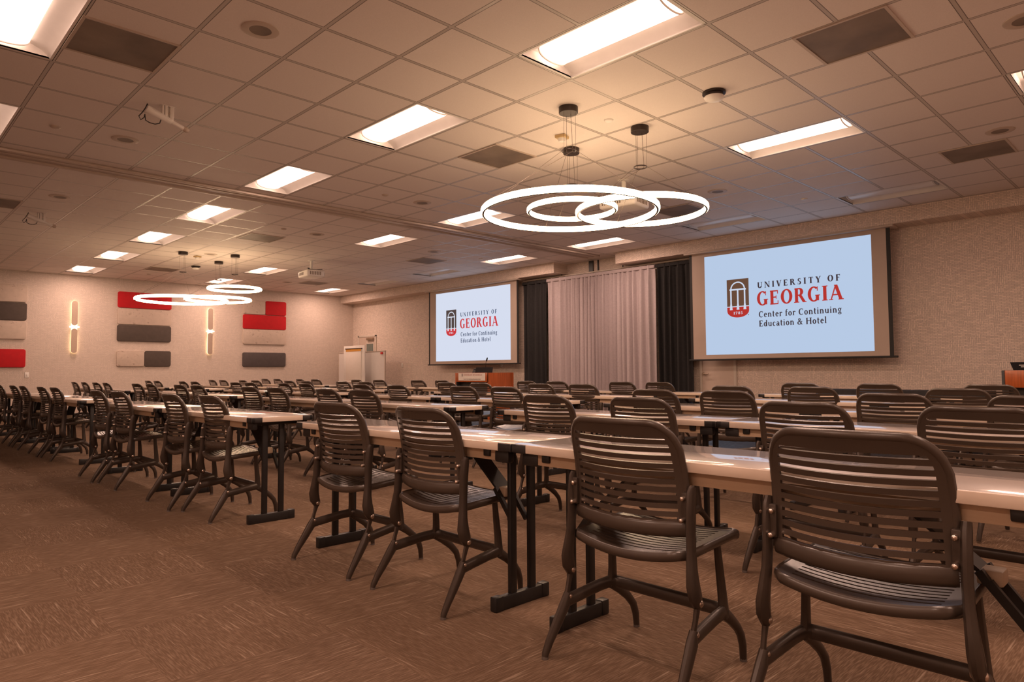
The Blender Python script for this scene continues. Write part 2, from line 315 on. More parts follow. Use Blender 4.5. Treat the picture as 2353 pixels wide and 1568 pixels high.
# ------------------------------------------------------------------ ceiling fixtures
def troffer(lit):
    t = thing('ceiling_light', '', 'ceiling light')
    a, b = 2 * T, T; m = .004; pr = [(m, 0.0), (.022, .0), (.03, .012), (.07, .05), (.13, .075), (.175, .08)]
    full = pr + [(b - y, z) for y, z in reversed(pr)]
    hb = MB(); vs = []; fs = []; n = len(full)
    for x in (m, a - m):
        for y, z in full: vs.append((x, y, z))
    for i in range(n - 1): fs.append((i, i + 1, n + i + 1, n + i))
    hb.add(vs, fs)
    for x in (.03, a - .03): hb.add([(x, y, z) for y, z in full], [tuple(range(n))])
    for x0, x1 in ((m, .03), (a - .03, a - m)): hb.box(x0, x1, .004, b - .004, 0.0, .012)
    hb.build('light_housing', MT['white'], t, True, 25)
    lens = MB(); y0, y1 = .155, b - .155; N = 14; prof = []
    for k in range(N + 1):
        q = PI * k / N; prof.append((b / 2 - (y1 - y0) / 2 * math.cos(q), .078 - .062 * math.sin(q) ** .7))
    L = len(prof); xs = (.10, a - .10); vs = [(x, y, z) for x in xs for y, z in prof]
    lens.add(vs, [(i, i + 1, L + i + 1, L + i) for i in range(L - 1)] + [tuple(range(L)), tuple(range(2 * L - 1, L - 1, -1))])
    lens.build('light_lens', MT['lens'] if lit else MT['lensoff'], t)
    for x in (.088, a - .088): ec = MB(); ec.tube([(x, y, z - .002) for y, z in prof], .007, 6); ec.build('lens_clip', MT['white'], t)
    if lit:
        ld = bpy.data.lights.new('lamp', 'AREA'); ld.shape = 'RECTANGLE'; ld.size = a - .24; ld.size_y = .26; ld.energy = LAMP_W; ld.color = LIGHT_COL
        lo = bpy.data.objects.new('lamp', ld); COL.objects.link(lo); lo.parent = t; lo.location = (a / 2, b / 2, .010)
    return t
ORD = ['first', 'second', 'third', 'fourth', 'fifth', 'sixth', 'seventh', 'eighth', 'ninth', 'tenth']
litproto = troffer(True); unproto = troffer(False); ul = uu = False
rows = {-10: 'unseen added row behind the photographer', -5: 'part-added row at the upper left corner', 0: 'part-added long row crossing the track', 5: 'part-added row beyond the near rings', 10: 'row nearest the screens'}
cnt = {}
for (i, j) in sorted(LIT, key=lambda p: (p[1], -p[0])):
    cnt[j] = cnt.get(j, 0) + 1
    lab = 'lit recessed ceiling light, %s from right in the %s' % (ORD[cnt[j] - 1], rows[j])
    if not ul: litproto.location = (i * T, j * T, H); tag(litproto, lab, None, 'recessed ceiling lights'); ul = True
    else:
        nl = dup(litproto, (i * T, j * T, H), 0, lab)
        if j <= -5 and i < 0:                                       # this bank is dimmed
            for c in nl.children:
                if c.type == 'LIGHT': c.data = c.data.copy(); c.data.energy = LAMP_W * .12
for k, (i, j) in enumerate(UNLIT):
    lab = 'switched off recessed ceiling light, ' + ['in front of the right screen', 'in front of the curtains', 'in front of the left screen, nearer one', 'in front of the left screen, farther one'][k]
    if not uu: unproto.location = (i * T, j * T, H); tag(unproto, lab, None, 'recessed ceiling lights'); uu = True
    else: dup(unproto, (i * T, j * T, H), 0, lab)
# square air vents, one tile wide, half a tile off the grid
def vent(label):
    t = thing('air_vent', label, 'air vent', group='square ceiling vents'); f = MB(); s = T / 2
    for x0, x1, y0, y1 in ((-s, s, -s, -s + .02), (-s, s, s - .02, s), (-s, -s + .02, -s + .02, s - .02), (s - .02, s, -s + .02, s - .02)): f.box(x0, x1, y0, y1, -.008, .0)
    f.build('vent_frame', MT['track'], t, False); g = box_of(-s + .02, s - .02, -s + .02, s - .02, -.004, 0).build('vent_grille', MT['vent'], t, False)
    return t
VENTS = [(-3, -3.5, 'dark square ceiling vent beside the top left ceiling light'), (3, 2.5, 'dark square ceiling vent at top right, above the smoke detector row'), (-3, 2.5, 'square ceiling vent left of the near ring pendants'), (3, 8.5, 'dark square ceiling vent high above the right end of the screen wall'),
         (-12.9, -3.5, 'dark square ceiling vent at the left photo edge'), (-3, 8.5, 'dark square ceiling vent seen through the near rings'), (-12.9, 2.6, 'square ceiling vent left of the far projector'), (-21, 2.5, 'square ceiling vent above the far ring pendants'), (-13, 8.5, 'square ceiling vent in front of the left screen'), (-20.9, 8.5, 'square ceiling vent under the far projector, by the left wall')]
vp = vent(''); first = True
for x, y, lab in VENTS:
    if first: vp.location = (x * T, y * T, H); vp['label'] = lab; first = False
    else: dup(vp, (x * T, y * T, H), 0, lab)
# round ceiling speakers
def speaker():
    t = thing('ceiling_speaker', '', 'ceiling speaker', group='round ceiling speakers')
    a = MB(); a.lathe([(.075, -.003), (.112, -.004), (.122, .0)], n=32); 
    r = MB(); r.lathe([(.070, -.002), (.074, -.007), (.108, -.008), (.122, -.004), (.124, 0)], n=32); r.build('speaker_rim', MT['track'], t)
    g = MB(); g.lathe([(0.0005, -.006), (.072, -.005), (.073, 0)], n=32); g.build('speaker_grille', MT['vent'], t); return t
SPK = [(-1.52, -2.5, 'round ceiling speaker at the top, left of centre'), (-6.5, -2.54, 'round ceiling speaker left of the near white bracket arm'), (-11.45, -2.5, 'round ceiling speaker near the left photo edge beyond the track'), (4.45, 3.46, 'round ceiling speaker at the top right corner'), (3.5, 7.5, 'round ceiling speaker beside the vent above the screen wall, far right'), (-6.58, 3.52, 'round ceiling speaker left of the near rings, beside the track'), (-1.51, 7.55, 'round ceiling speaker right of the near rings'), (-11.4, 3.52, 'round ceiling speaker beyond the track, over the middle'), (-16.6, 2.6, 'round ceiling speaker above the far ring canopies'), (-11.41, 7.6, 'round ceiling speaker in front of the left screen'), (-21.4, 7.55, 'round ceiling speaker by the far left wall')]
sp = speaker(); first = True
for x, y, lab in SPK:
    if first: sp.location = (x * T, y * T, H); sp['label'] = lab; first = False
    else: dup(sp, (x * T, y * T, H), 0, lab)
# small ceiling discs
dm = MB(); dm.lathe([(.0005, -.016), (.03, -.015), (.042, -.008), (.045, 0)], n=20)
DISC = [(-.54, 2.52, 'small white ceiling disc right of the front ring canopy', 'white'), (-6.58, -3.49, 'small ceiling disc near the left edge before the track', 'track'), (-6.57, 2.52, 'small ceiling disc above the track, left of the near rings', 'track'), (-.5, 9.57, 'small white ceiling disc in front of the right screen', 'white'), (-11.45, 9.63, 'small white ceiling disc in front of the left screen', 'white'), (-11.33, 2.52, 'small ceiling disc beyond the track, left of the far projector', 'track'), (-22.62, 2.53, 'small ceiling disc near the far left wall', 'track')]
for x, y, lab, mk in DISC:
    o = dm.build('sprinkler_cover', MT[mk]); o.location = (x * T, y * T, H); tag(o, lab, 'sprinkler cover', 'small ceiling discs')
def detector(x, y, lab):
    t = thing('smoke_detector', lab, 'smoke detector', (x, y, H), group='smoke detectors')
    a = MB(); a.lathe([(.070, -.045), (.075, -.020), (.095, -.018), (.095, 0)], n=28); a.build('detector_base', MT['bronze'], t)
    b = MB(); b.lathe([(.0005, -.078), (.04, -.077), (.072, -.064), (.082, -.046), (.080, -.040), (.06, -.038)], n=28); b.build('detector_cover', MT['white'], t); return t
detector(1.1 * T, 2.74 * T, 'white round smoke detector right of the near ring pendants'); detector(-19.44 * T, 3.14 * T, 'round smoke detector between the far ring canopies')
def sensor(x, y, lab):
    t = thing('ceiling_sensor', lab, 'sensor', (x, y, H), .3, group='square ceiling sensors')
    a = MB(); a.rbox(-.055, .055, -.055, .055, -.03, 0, b=.008); a.build('sensor_base', MT['yellowed'], t)
    b = MB(); b.lathe([(.0005, -.065), (.03, -.06), (.04, -.045), (.042, -.03)], n=20); b.build('sensor_dome', MT['white'], t)
sensor(-1.49 * T, 2.52 * T, 'yellowed square ceiling sensor behind the near pendant cables'); sensor(-17.2 * T, 2.4 * T, 'yellowed square ceiling sensor among the far pendant canopies')

# ------------------------------------------------------------------ ring pendants
def pendant(x, y, z, r, lab):
    t = thing('ring_pendant_light', lab, 'pendant light', (x, y, H), group='ring pendant lights'); zc = z - H
    c = MB(); c.lathe([(.0005, -.056), (.082, -.055), (.085, -.052), (.085, 0)], n=32); c.build('canopy', MT['bronze'], t)
    s = MB(); s.tube([(.062 * math.cos(a * PI / 16), .062 * math.sin(a * PI / 16), -.39) for a in range(32)], [(.006, .004)] * 32, 8, True, side=(0, 0, 1)); s.build('spreader_ring', MT['bronze'], t)
    for k in range(3):
        a = .5 + 2 * PI * k / 3; ca, sa = math.cos(a), math.sin(a)
        q = MB(); q.tube([(.062 * ca, .062 * sa, -.05), (.062 * ca, .062 * sa, -.39), (r * ca, r * sa, zc + .03)], .0016, 5); q.build('suspension_cable', MT['wire'], t)
    cb = MB(); cb.tube([(0.01, 0.02, -.05), (.02, .03, -.39), (-r * .3, -r * .954, zc + .03)], .0022, 5); cb.build('power_cable', MT['wire'], t)
    N = 72; R = MB(); h = .027; prof = [(.010, -h), (.019, -h * .6), (.021, 0), (.019, h * .6), (.010, h), (-.010, h), (-.019, h * .6), (-.021, 0), (-.019, -h * .6), (-.010, -h)]
    vs = [((r + p) * math.cos(2 * PI * k / N), (r + p) * math.sin(2 * PI * k / N), zc + q) for k in range(N) for p, q in prof]; n = len(prof)
    R.add(vs, [(k * n + j, k * n + (j + 1) % n, ((k + 1) % N) * n + (j + 1) % n, ((k + 1) % N) * n + j) for k in range(N) for j in range(n)]); R.build('light_ring', MT['ring'], t)
    G = MB()
    for q in (-h - .001, h + .001):
        G.tube([(r * math.cos(2 * PI * k / N), r * math.sin(2 * PI * k / N), zc + q) for k in range(N)], [(.003, .0085)] * N, 8, True, side=(0, 0, 1))
    G.build('ring_channel', MT['bronze'], t); return t
pendant(-.388, 1.034, 2.409, .758, 'largest glowing ring pendant in the near cluster of three')
pendant(-.238, 1.899, 2.528, .602, 'middle sized glowing ring pendant, rightmost of the near cluster')
pendant(-1.106, 1.907, 2.693, .452, 'smallest glowing ring pendant, seen inside the largest near ring')
pendant(-10.19, 1.095, 2.410, .795, 'largest glowing ring pendant in the far cluster, before the red wall panel')
pendant(-10.88, 2.035, 2.537, .633, 'middle glowing ring pendant in the far cluster, overlapping the largest one')
pendant(-9.867, 1.962, 2.662, .485, 'smallest glowing ring pendant in the far cluster, hanging highest')

# ------------------------------------------------------------------ projectors and bracket arms on the ceiling
def projector(x, y, rz, lab, col):
    t = thing('ceiling_projector', lab, 'projector', (x, y, H), rz, group='ceiling projectors')
    p = MB(); p.lathe([(.028, -.20), (.028, -.012), (.075, -.010), (.075, 0)], n=20); p.build('mount_pole', MT['white'], t)
    br = MB(); br.box(-.09, .09, -.07, .07, -.205, -.19); br.bar((-.20, -.15, -.215), (.20, .15, -.195), .012, .03); br.bar((-.20, .15, -.215), (.20, -.15, -.195), .012, .03); br.build('mount_bracket', MT['black'], t)
    b = MB(); b.rbox(-.25, .25, -.19, .19, -.36, -.22, b=.035, seg=4); b.build('projector_body', MT['white'], t)
    v = MB()
    for k in range(7): v.box(-.253, -.249, -.13 + .036 * k, -.112 + .036 * k, -.325, -.255); v.box(.249, .253, -.13 + .036 * k, -.112 + .036 * k, -.325, -.255)
    for k in range(9): v.box(-.2 + .03 * k, -.184 + .03 * k, -.193, -.189, -.32, -.26)
    v.build('air_slots', MT['vent'], t)
    l = MB(); l.lathe([(.052, 0), (.055, .03), (.045, .035), (.042, .02), (.0005, .018)], (.12, .185, -.29), 24, 'y'); l.build('lens_barrel', MT['glassdark'], t)
projector(-1.45, 3.29, .12, 'white ceiling projector behind the near ring pendants', 0); projector(-9.5, 3.4, -.1, 'white ceiling projector beyond the track, right of the far ring pendants', 0)
def bracket(x, y, rz, lab):
    t = thing('ceiling_arm_fixture', lab, 'ceiling arm fixture', (x, y, H), rz, group='ceiling bracket arms')
    t.scale = (.55, .55, .55)
    a = MB(); a.rbox(-.10, .10, -.06, .06, -.006, 0, b=.003); a.rbox(-.085, -.055, -.045, .045, -.20, -.005, b=.005); a.rbox(-.045, -.005, -.05, .05, -.19, -.005, b=.005); a.rbox(.03, .09, -.045, .045, -.24, -.005, b=.008); a.rbox(-.05, .04, -.012, .012, -.17, -.01, b=.004); a.build('mount_bracket', MT['white'], t)
    b = MB(); b.tube([(-.30, 0, -.11), (-.22, 0, -.14), (.05, 0, -.225), (.07, 0, -.232)], [.062, .062, .05, .04], 16); b.tube([(.06, 0, -.228), (.25, 0, -.292)], [.036, .034], 16); b.build('arm_tube', MT['white'], t)
    n = MB(); n.tube([(.25, 0, -.292), (.28, 0, -.302), (.30, 0, -.308), (.33, 0, -.318)], [.036, .044, .044, .03], 16); n.build('arm_nozzle', MT['track'], t)
    c = MB(); c.tube([(-.27, .02, -.06), (-.28, .03, -.02), (-.31, .02, -.10), (-.36, 0, -.19), (-.41, -.01, -.26), (-.38, 0, -.31), (-.33, .01, -.26), (-.32, .01, -.20), (-.31, 0, -.30), (-.26, -.02, -.33), (-.18, -.02, -.335), (-.11, -.01, -.30), (-.09, 0, -.24)], .008, 6); c.build('loose_cable', MT['cap'], t)
    k = MB(); k.lathe([(.0005, -.008), (.012, -.006), (.012, .006), (.0005, .008)], (.02, -.05, -.12), 10, 'y'); k.build('clamp_screw', MT['bolt'], t)
bracket(-2.78, -1.53, PI / 2, 'white bracket arm with black cable loops on the near ceiling'); bracket(-8.23, -1.51, PI / 2, 'white bracket arm with cable loops beyond the ceiling track')

# ------------------------------------------------------------------ left wall: felt panels, sconces, switch
def panel(y0, y1, z0, z1, m, lab):
    b = MB(); d = .045; bm = bmesh.new(); bmesh.ops.create_cube(bm, size=1.0)
    for v in bm.verts: v.co = Vector((v.co.x * d, v.co.y * (y1 - y0), v.co.z * (z1 - z0)))
    ed = [e for e in bm.edges if abs(e.verts[0].co.x - e.verts[1].co.x) > d / 2]; bmesh.ops.bevel(bm, geom=ed, offset=.045, segments=5, affect='EDGES', profile=0.5)
    ed = [e for e in bm.edges if e.verts[0].co.x > d * .49 and e.verts[1].co.x > d * .49]; bmesh.ops.bevel(bm, geom=ed, offset=.010, segments=2, affect='EDGES', profile=0.5); b.bm(bm)
    o = b.build('wall_panel', MT[m]); o.location = (XL + d / 2, (y0 + y1) / 2, (z0 + z1) / 2); tag(o, lab, 'wall panel', 'felt wall panels')
PN = [(-1.83, -.585, 2.63, 3.02, 'fleck', 'flecked cream wall panel at top of the leftmost column'), (-1.83, -.585, 2.22, 2.615, 'char', 'charcoal wall panel in the leftmost column'), (-1.83, -.585, 1.80, 2.205, 'fleck', 'flecked cream wall panel below charcoal one, leftmost column'), (-1.83, -.585, 1.17, 1.575, 'red', 'red wall panel at the bottom of the leftmost column'),
      (1.24, 2.47, 2.635, 3.03, 'red', 'red wall panel at the top of the middle column, behind far rings'), (1.24, 2.47, 2.225, 2.62, 'fleck', 'flecked cream wall panel below red one, middle column'), (1.24, 2.47, 1.81, 2.21, 'char', 'wide charcoal wall panel in the middle column'), (1.24, 1.855, 1.19, 1.58, 'fleck', 'half width flecked cream wall panel, bottom left of the middle column'), (1.865, 2.475, 1.19, 1.58, 'char', 'half width charcoal wall panel, bottom right of the middle column'),
      (4.33, 4.955, 2.645, 3.04, 'fleck', 'half width flecked cream wall panel at top of the right column'), (4.965, 5.575, 2.645, 3.04, 'red', 'half width red wall panel at top of the right column'), (4.33, 5.575, 2.235, 2.632, 'red', 'wide red wall panel in the right column'), (4.33, 5.575, 1.81, 2.222, 'fleck', 'wide flecked cream wall panel in the right column'), (4.33, 5.575, 1.185, 1.58, 'bluechar', 'wide slate grey wall panel at bottom of the right column')]
for p in PN: panel(*p)
def sconce(y, z0, z1, lab):
    t = thing('wall_sconce', lab, 'wall sconce', (XL, y, (z0 + z1) / 2), group='pill shaped wall sconces'); hh = (z1 - z0) / 2; r = .058
    def pill(rr, x0, x1, zt, zb):
        m = MB(); pts = [(rr * math.cos(a * PI / 10), zt - rr + rr * math.sin(a * PI / 10)) for a in range(11)] + [(-rr * math.cos(a * PI / 10), zb + rr - rr * math.sin(a * PI / 10)) for a in range(11)]
        n = len(pts); m.add([(x, p[0], p[1]) for x in (x0, x1) for p in pts], [tuple(range(n)), tuple(range(n, 2 * n))] + [(i, (i + 1) % n, n + (i + 1) % n, n + i) for i in range(n)]); return m
    box_of(0, .03, -.03, .03, -.2, .2).build('wall_bracket', MT['bronze'], t, False)
    pill(r, .022, .046, hh, -hh).build('edge_light', MT['scled'], t)
    pill(r + .002, .047, .075, hh + .002, .035).build('shade', MT['scplate'], t); pill(r + .002, .047, .075, -.035, -hh - .002).build('shade', MT['scplate'], t)
    b = MB(); b.rbox(.03, .095, -.10, .10, -.018, .018, b=.014, seg=3); b.build('light_bar', MT['scbar'], t)
sconce(.335, 1.505, 2.725, 'lit pill shaped wall sconce between the left and middle panel columns'); sconce(3.44, 1.51, 2.735, 'lit pill shaped wall sconce between the middle and right panel columns')
def plate(name, lab, cat, x, y, z, ax):
    t = thing(name, lab, cat, (x, y, z)); b = MB(); c = MB()
    if ax == 'x': b.rbox(0, .008, -.04, .04, -.06, .06, b=.003); c.rbox(.007, .014, -.012, .012, -.025, .025, b=.003)
    else: b.rbox(-.04, .04, -.008, 0, -.06, .06, b=.003); c.rbox(-.012, .012, -.014, -.007, -.025, .025, b=.003)
    b.build('cover_plate', MT['white'], t); c.build('rocker', MT['paper'], t)
plate('light_switch', 'white switch plate on the left wall below the red panel', 'light switch', XL, -.547, 1.0, 'x'); plate('light_switch', 'white switch plate on the wall left of the left screen', 'light switch', -12.5, YW, 1.2, 'y'); plate('wall_outlet', 'small white wall plate below the left screen, above the lectern', 'wall plate', -8.42, YW, 1.175, 'y')

# ------------------------------------------------------------------ lettering, built stroke by stroke
class Glyphs:
    def __init__(s, m, t): s.T = m; s.t = t; s.q = []
    def poly(s, pts): s.q.append([tuple(p) for p in pts])
    def st(s, x0, y0, x1, y1, w):                                   # slanted stem with horizontal cuts, w = horizontal width
        s.poly([(x0 - w / 2, y0), (x0 + w / 2, y0), (x1 + w / 2, y1), (x1 - w / 2, y1)])
    def hb(s, x0, x1, y, h): s.poly([(x0, y), (x1, y), (x1, y + h), (x0, y + h)])
    def sf(s, x, y, w, up):                                         # slab serif centred on x
        h = .06; s.hb(x - w, x + w, y if up else y - h, h)
    def arc(s, cx, cy, rx, ry, a0, a1, tx=None, ty=None):
        tx = s.T if tx is None else tx; ty = s.t if ty is None else ty; n = max(4, int(abs(a1 - a0) / 12))
        for k in range(n):
            b0, b1 = math.radians(a0 + (a1 - a0) * k / n), math.radians(a0 + (a1 - a0) * (k + 1) / n)
            P = lambda a, o: (cx + (rx - (tx if o else 0)) * math.cos(a), cy + (ry - (ty if o else 0)) * math.sin(a))
            s.poly([P(b0, 0), P(b1, 0), P(b1, 1), P(b0, 1)])
def glyph(ch, T_, t):
    g = Glyphs(T_, t); W = .8; st, hb, sf, arc = g.st, g.hb, g.sf, g.arc; q = T_ / 2
    if ch == 'U': W = .92; st(.2, .28, .2, 1, T_); st(.74, .28, .74, 1, t); arc(.455 - q * .1, .3, .345, .31, 180, 360, T_, t * 1.3); sf(.2, 1, .17, 0); sf(.74, 1, .15, 0)
    elif ch == 'N': W = .98; st(.16, 0, .16, 1, t); st(.82, 0, .82, 1, t); st(.82, 0, .18, 1, T_); sf(.16, 0, .14, 1); sf(.14, 1, .14, 0); sf(.82, 1, .14, 0)
    elif ch == 'I': W = .46; st(.23, 0, .23, 1, T_); sf(.23, 0, .19, 1); sf(.23, 1, .19, 0)
    elif ch == 'V': W = .88; st(.44, 0, .16, 1, T_); st(.46, 0, .74, 1, t); sf(.16, 1, .18, 0); sf(.74, 1, .14, 0)
    elif ch == 'E': W = .76; st(.2, 0, .2, 1, T_); hb(.06, .68, 0, t); hb(.06, .66, 1 - t, t); hb(.2, .52, .47, t); hb(.62, .68, 0, .27); hb(.60, .66, .75, .25); hb(.49, .54, .38, .26)
    elif ch == 'F': W = .72; st(.2, 0, .2, 1, T_); hb(.06, .66, 1 - t, t); hb(.2, .52, .46, t); hb(.60, .66, .74, .26); hb(.49, .54, .36, .26); sf(.2, 0, .19, 1)
    elif ch == 'R': W = .9; st(.2, 0, .2, 1, T_); hb(.06, .42, 1 - t, t); hb(.2, .45, .46, t); arc(.40, .735, .29, .275, -90, 90); st(.76, 0, .46, .5, T_); sf(.2, 0, .19, 1); sf(.78, 0, .13, 1)
    elif ch == 'S': W = .68; arc(.34, .74, .26, .27, 50, 270, T_ * .8, t * 1.2); arc(.34, .26, .28, .27, -130, 90, T_ * .9, t * 1.2); hb(.08, .13, .0, .3); hb(.52, .57, .72, .28); g.poly([(.16, .60), (.34, .47), (.52, .40), (.36, .56)])
    elif ch == 'T': W = .82; st(.41, 0, .41, 1, T_); hb(.05, .77, 1 - t, t); hb(.05, .10, .72, .28); hb(.72, .77, .72, .28); sf(.41, 0, .19, 1)
    elif ch == 'Y': W = .86; st(.43, 0, .43, .46, T_); st(.43, .42, .16, 1, T_); st(.45, .42, .72, 1, t); sf(.43, 0, .19, 1); sf(.16, 1, .17, 0); sf(.72, 1, .14, 0)
    elif ch == 'O': W = .96; arc(.48, .5, .43, .52, 0, 360)
    elif ch == 'G': W = .96; arc(.48, .5, .43, .52, 48, 325); hb(.70, .76, .70, .30); st(.72, .05, .72, .44, T_); sf(.74, .44, .17, 0); g.poly([(.6, 0.02), (.8, .1), (.8, .2), (.6, .1)])
    elif ch == 'C': W = .84; arc(.46, .5, .41, .52, 50, 312); hb(.68, .74, .68, .32)
    elif ch == 'A': W = .96; st(.13, 0, .46, 1, t); st(.80, 0, .46, 1, T_); hb(.24, .68, .3, t); sf(.13, 0, .14, 1); sf(.80, 0, .18, 1)
    elif ch == 'H': W = .98; st(.2, 0, .2, 1, T_); st(.78, 0, .78, 1, T_); hb(.2, .78, .46, t); [sf(x, y, .17, 1 - y) for x in (.2, .78) for y in (0, 1)]
    elif ch == 'e': W = .62; arc(.31, .34, .27, .36, 0, 318, T_ * .9, t); hb(.08, .57, .34, t * .9)
    elif ch == 'c': W = .58; arc(.31, .34, .27, .36, 48, 315, T_ * .9, t); hb(.44, .52, .48, .12)
    elif ch == 'o': W = .66; arc(.33, .34, .29, .36, 0, 360, T_ * .9, t)
    elif ch == 'n': W = .72; st(.17, 0, .17, .68, T_ * .85); st(.54, 0, .54, .42, T_ * .85); arc(.37, .42, .25, .27, 0, 150, T_ * .85, t); sf(.17, 0, .13, 1); sf(.54, 0, .13, 1); hb(.05, .17, .62, .06)
    elif ch == 'u': W = .72; st(.17, .26, .17, .68, T_ * .85); st(.54, 0, .54, .68, T_ * .85); arc(.34, .26, .255, .27, 180, 340, T_ * .85, t); hb(.05, .17, .62, .06); hb(.42, .54, .62, .06); hb(.54, .66, 0, .06)
    elif ch == 'i': W = .36; st(.17, 0, .17, .68, T_ * .85); sf(.17, 0, .14, 1); hb(.05, .17, .62, .06); arc(.17, .90, .085, .085, 0, 360, .084, .084)
    elif ch == 'l': W = .36; st(.17, 0, .17, 1.05, T_ * .85); sf(.17, 0, .14, 1); hb(.05, .17, .99, .06)
    elif ch == 't': W = .46; st(.2, .14, .2, .92, T_ * .85); arc(.31, .16, .185, .18, 180, 300, T_ * .85, t); hb(.06, .40, .60, .08)
    elif ch == 'r': W = .52; st(.17, 0, .17, .68, T_ * .85); sf(.17, 0, .14, 1); hb(.05, .17, .62, .06); arc(.36, .42, .2, .28, 40, 150, T_ * .7, t * 1.2); arc(.44, .58, .075, .085, 0, 360, .074, .084)
    elif ch == 'f': W = .44; st(.2, 0, .2, .85, T_ * .85); arc(.33, .82, .2, .24, 50, 180, T_ * .85, t * 1.1); hb(.06, .40, .60, .08); sf(.2, 0, .15, 1)
    elif ch == 'g': W = .64; arc(.29, .44, .23, .26, 0, 360, T_ * .75, t); arc(.31, -.12, .27, .17, 0, 360, T_ * .6, t * .9); hb(.14, .5, .02, .10); hb(.44, .62, .60, .07)
    elif ch == 'd': W = .70; arc(.30, .34, .26, .36, 0, 360, T_ * .85, t); st(.53, 0, .53, 1.05, T_ * .85); hb(.41, .53, .99, .06); hb(.53, .65, 0, .06)
    elif ch == 'a': W = .62; arc(.24, .20, .2, .21, 0, 360, T_ * .75, t); st(.45, .03, .45, .5, T_ * .85); arc(.29, .46, .23, .24, 0, 160, T_ * .75, t); hb(.45, .60, 0, .07)
    elif ch == '&': W = .96; arc(.40, .78, .2, .24, 0, 360, T_ * .7, t); arc(.36, .26, .31, .29, 40, 340, T_ * .9, t); st(.80, 0, .34, .66, T_ * .9); hb(.62, .88, .48, .06); st(.62, .16, .76, .5, t); hb(.72, .92, 0, .06)
    elif ch == '1': W = .5; st(.25, 0, .25, 1, T_); sf(.25, 0, .2, 1); st(.12, .82, .25, 1, .12)
    elif ch == '7': W = .66; hb(.06, .6, .88, .12); st(.24, 0, .54, .9, T_ * .8); hb(.06, .12, .7, .3)
    elif ch == '8': W = .7; arc(.35, .74, .25, .27, 0, 360, T_ * .8, t); arc(.35, .26, .29, .27, 0, 360, T_ * .8, t)
    elif ch == '5': W = .64; hb(.14, .56, .88, .12); hb(.12, .2, .5, .5); arc(.3, .31, .28, .32, -140, 110, T_ * .8, t * 1.2)
    else: W = .34
    return g.q, W
def text_mesh(s, x0, x1, z, cap, y, T_=.2, t=.085, gap=.06):
    """text from x0 to x1 with baseline z and cap height cap, on the plane y"""
    xs = 0; items = []
    for ch in s:
        q, W = glyph(ch, T_, t); items.append((q, xs)); xs += W + gap
    k = (x1 - x0) / (xs - gap); m = MB()
    for q, o in items:
        for p in q: m.add([(x0 + (o + a) * k, y, z + b * cap) for a, b in p], [tuple(range(len(p)))])
    return m

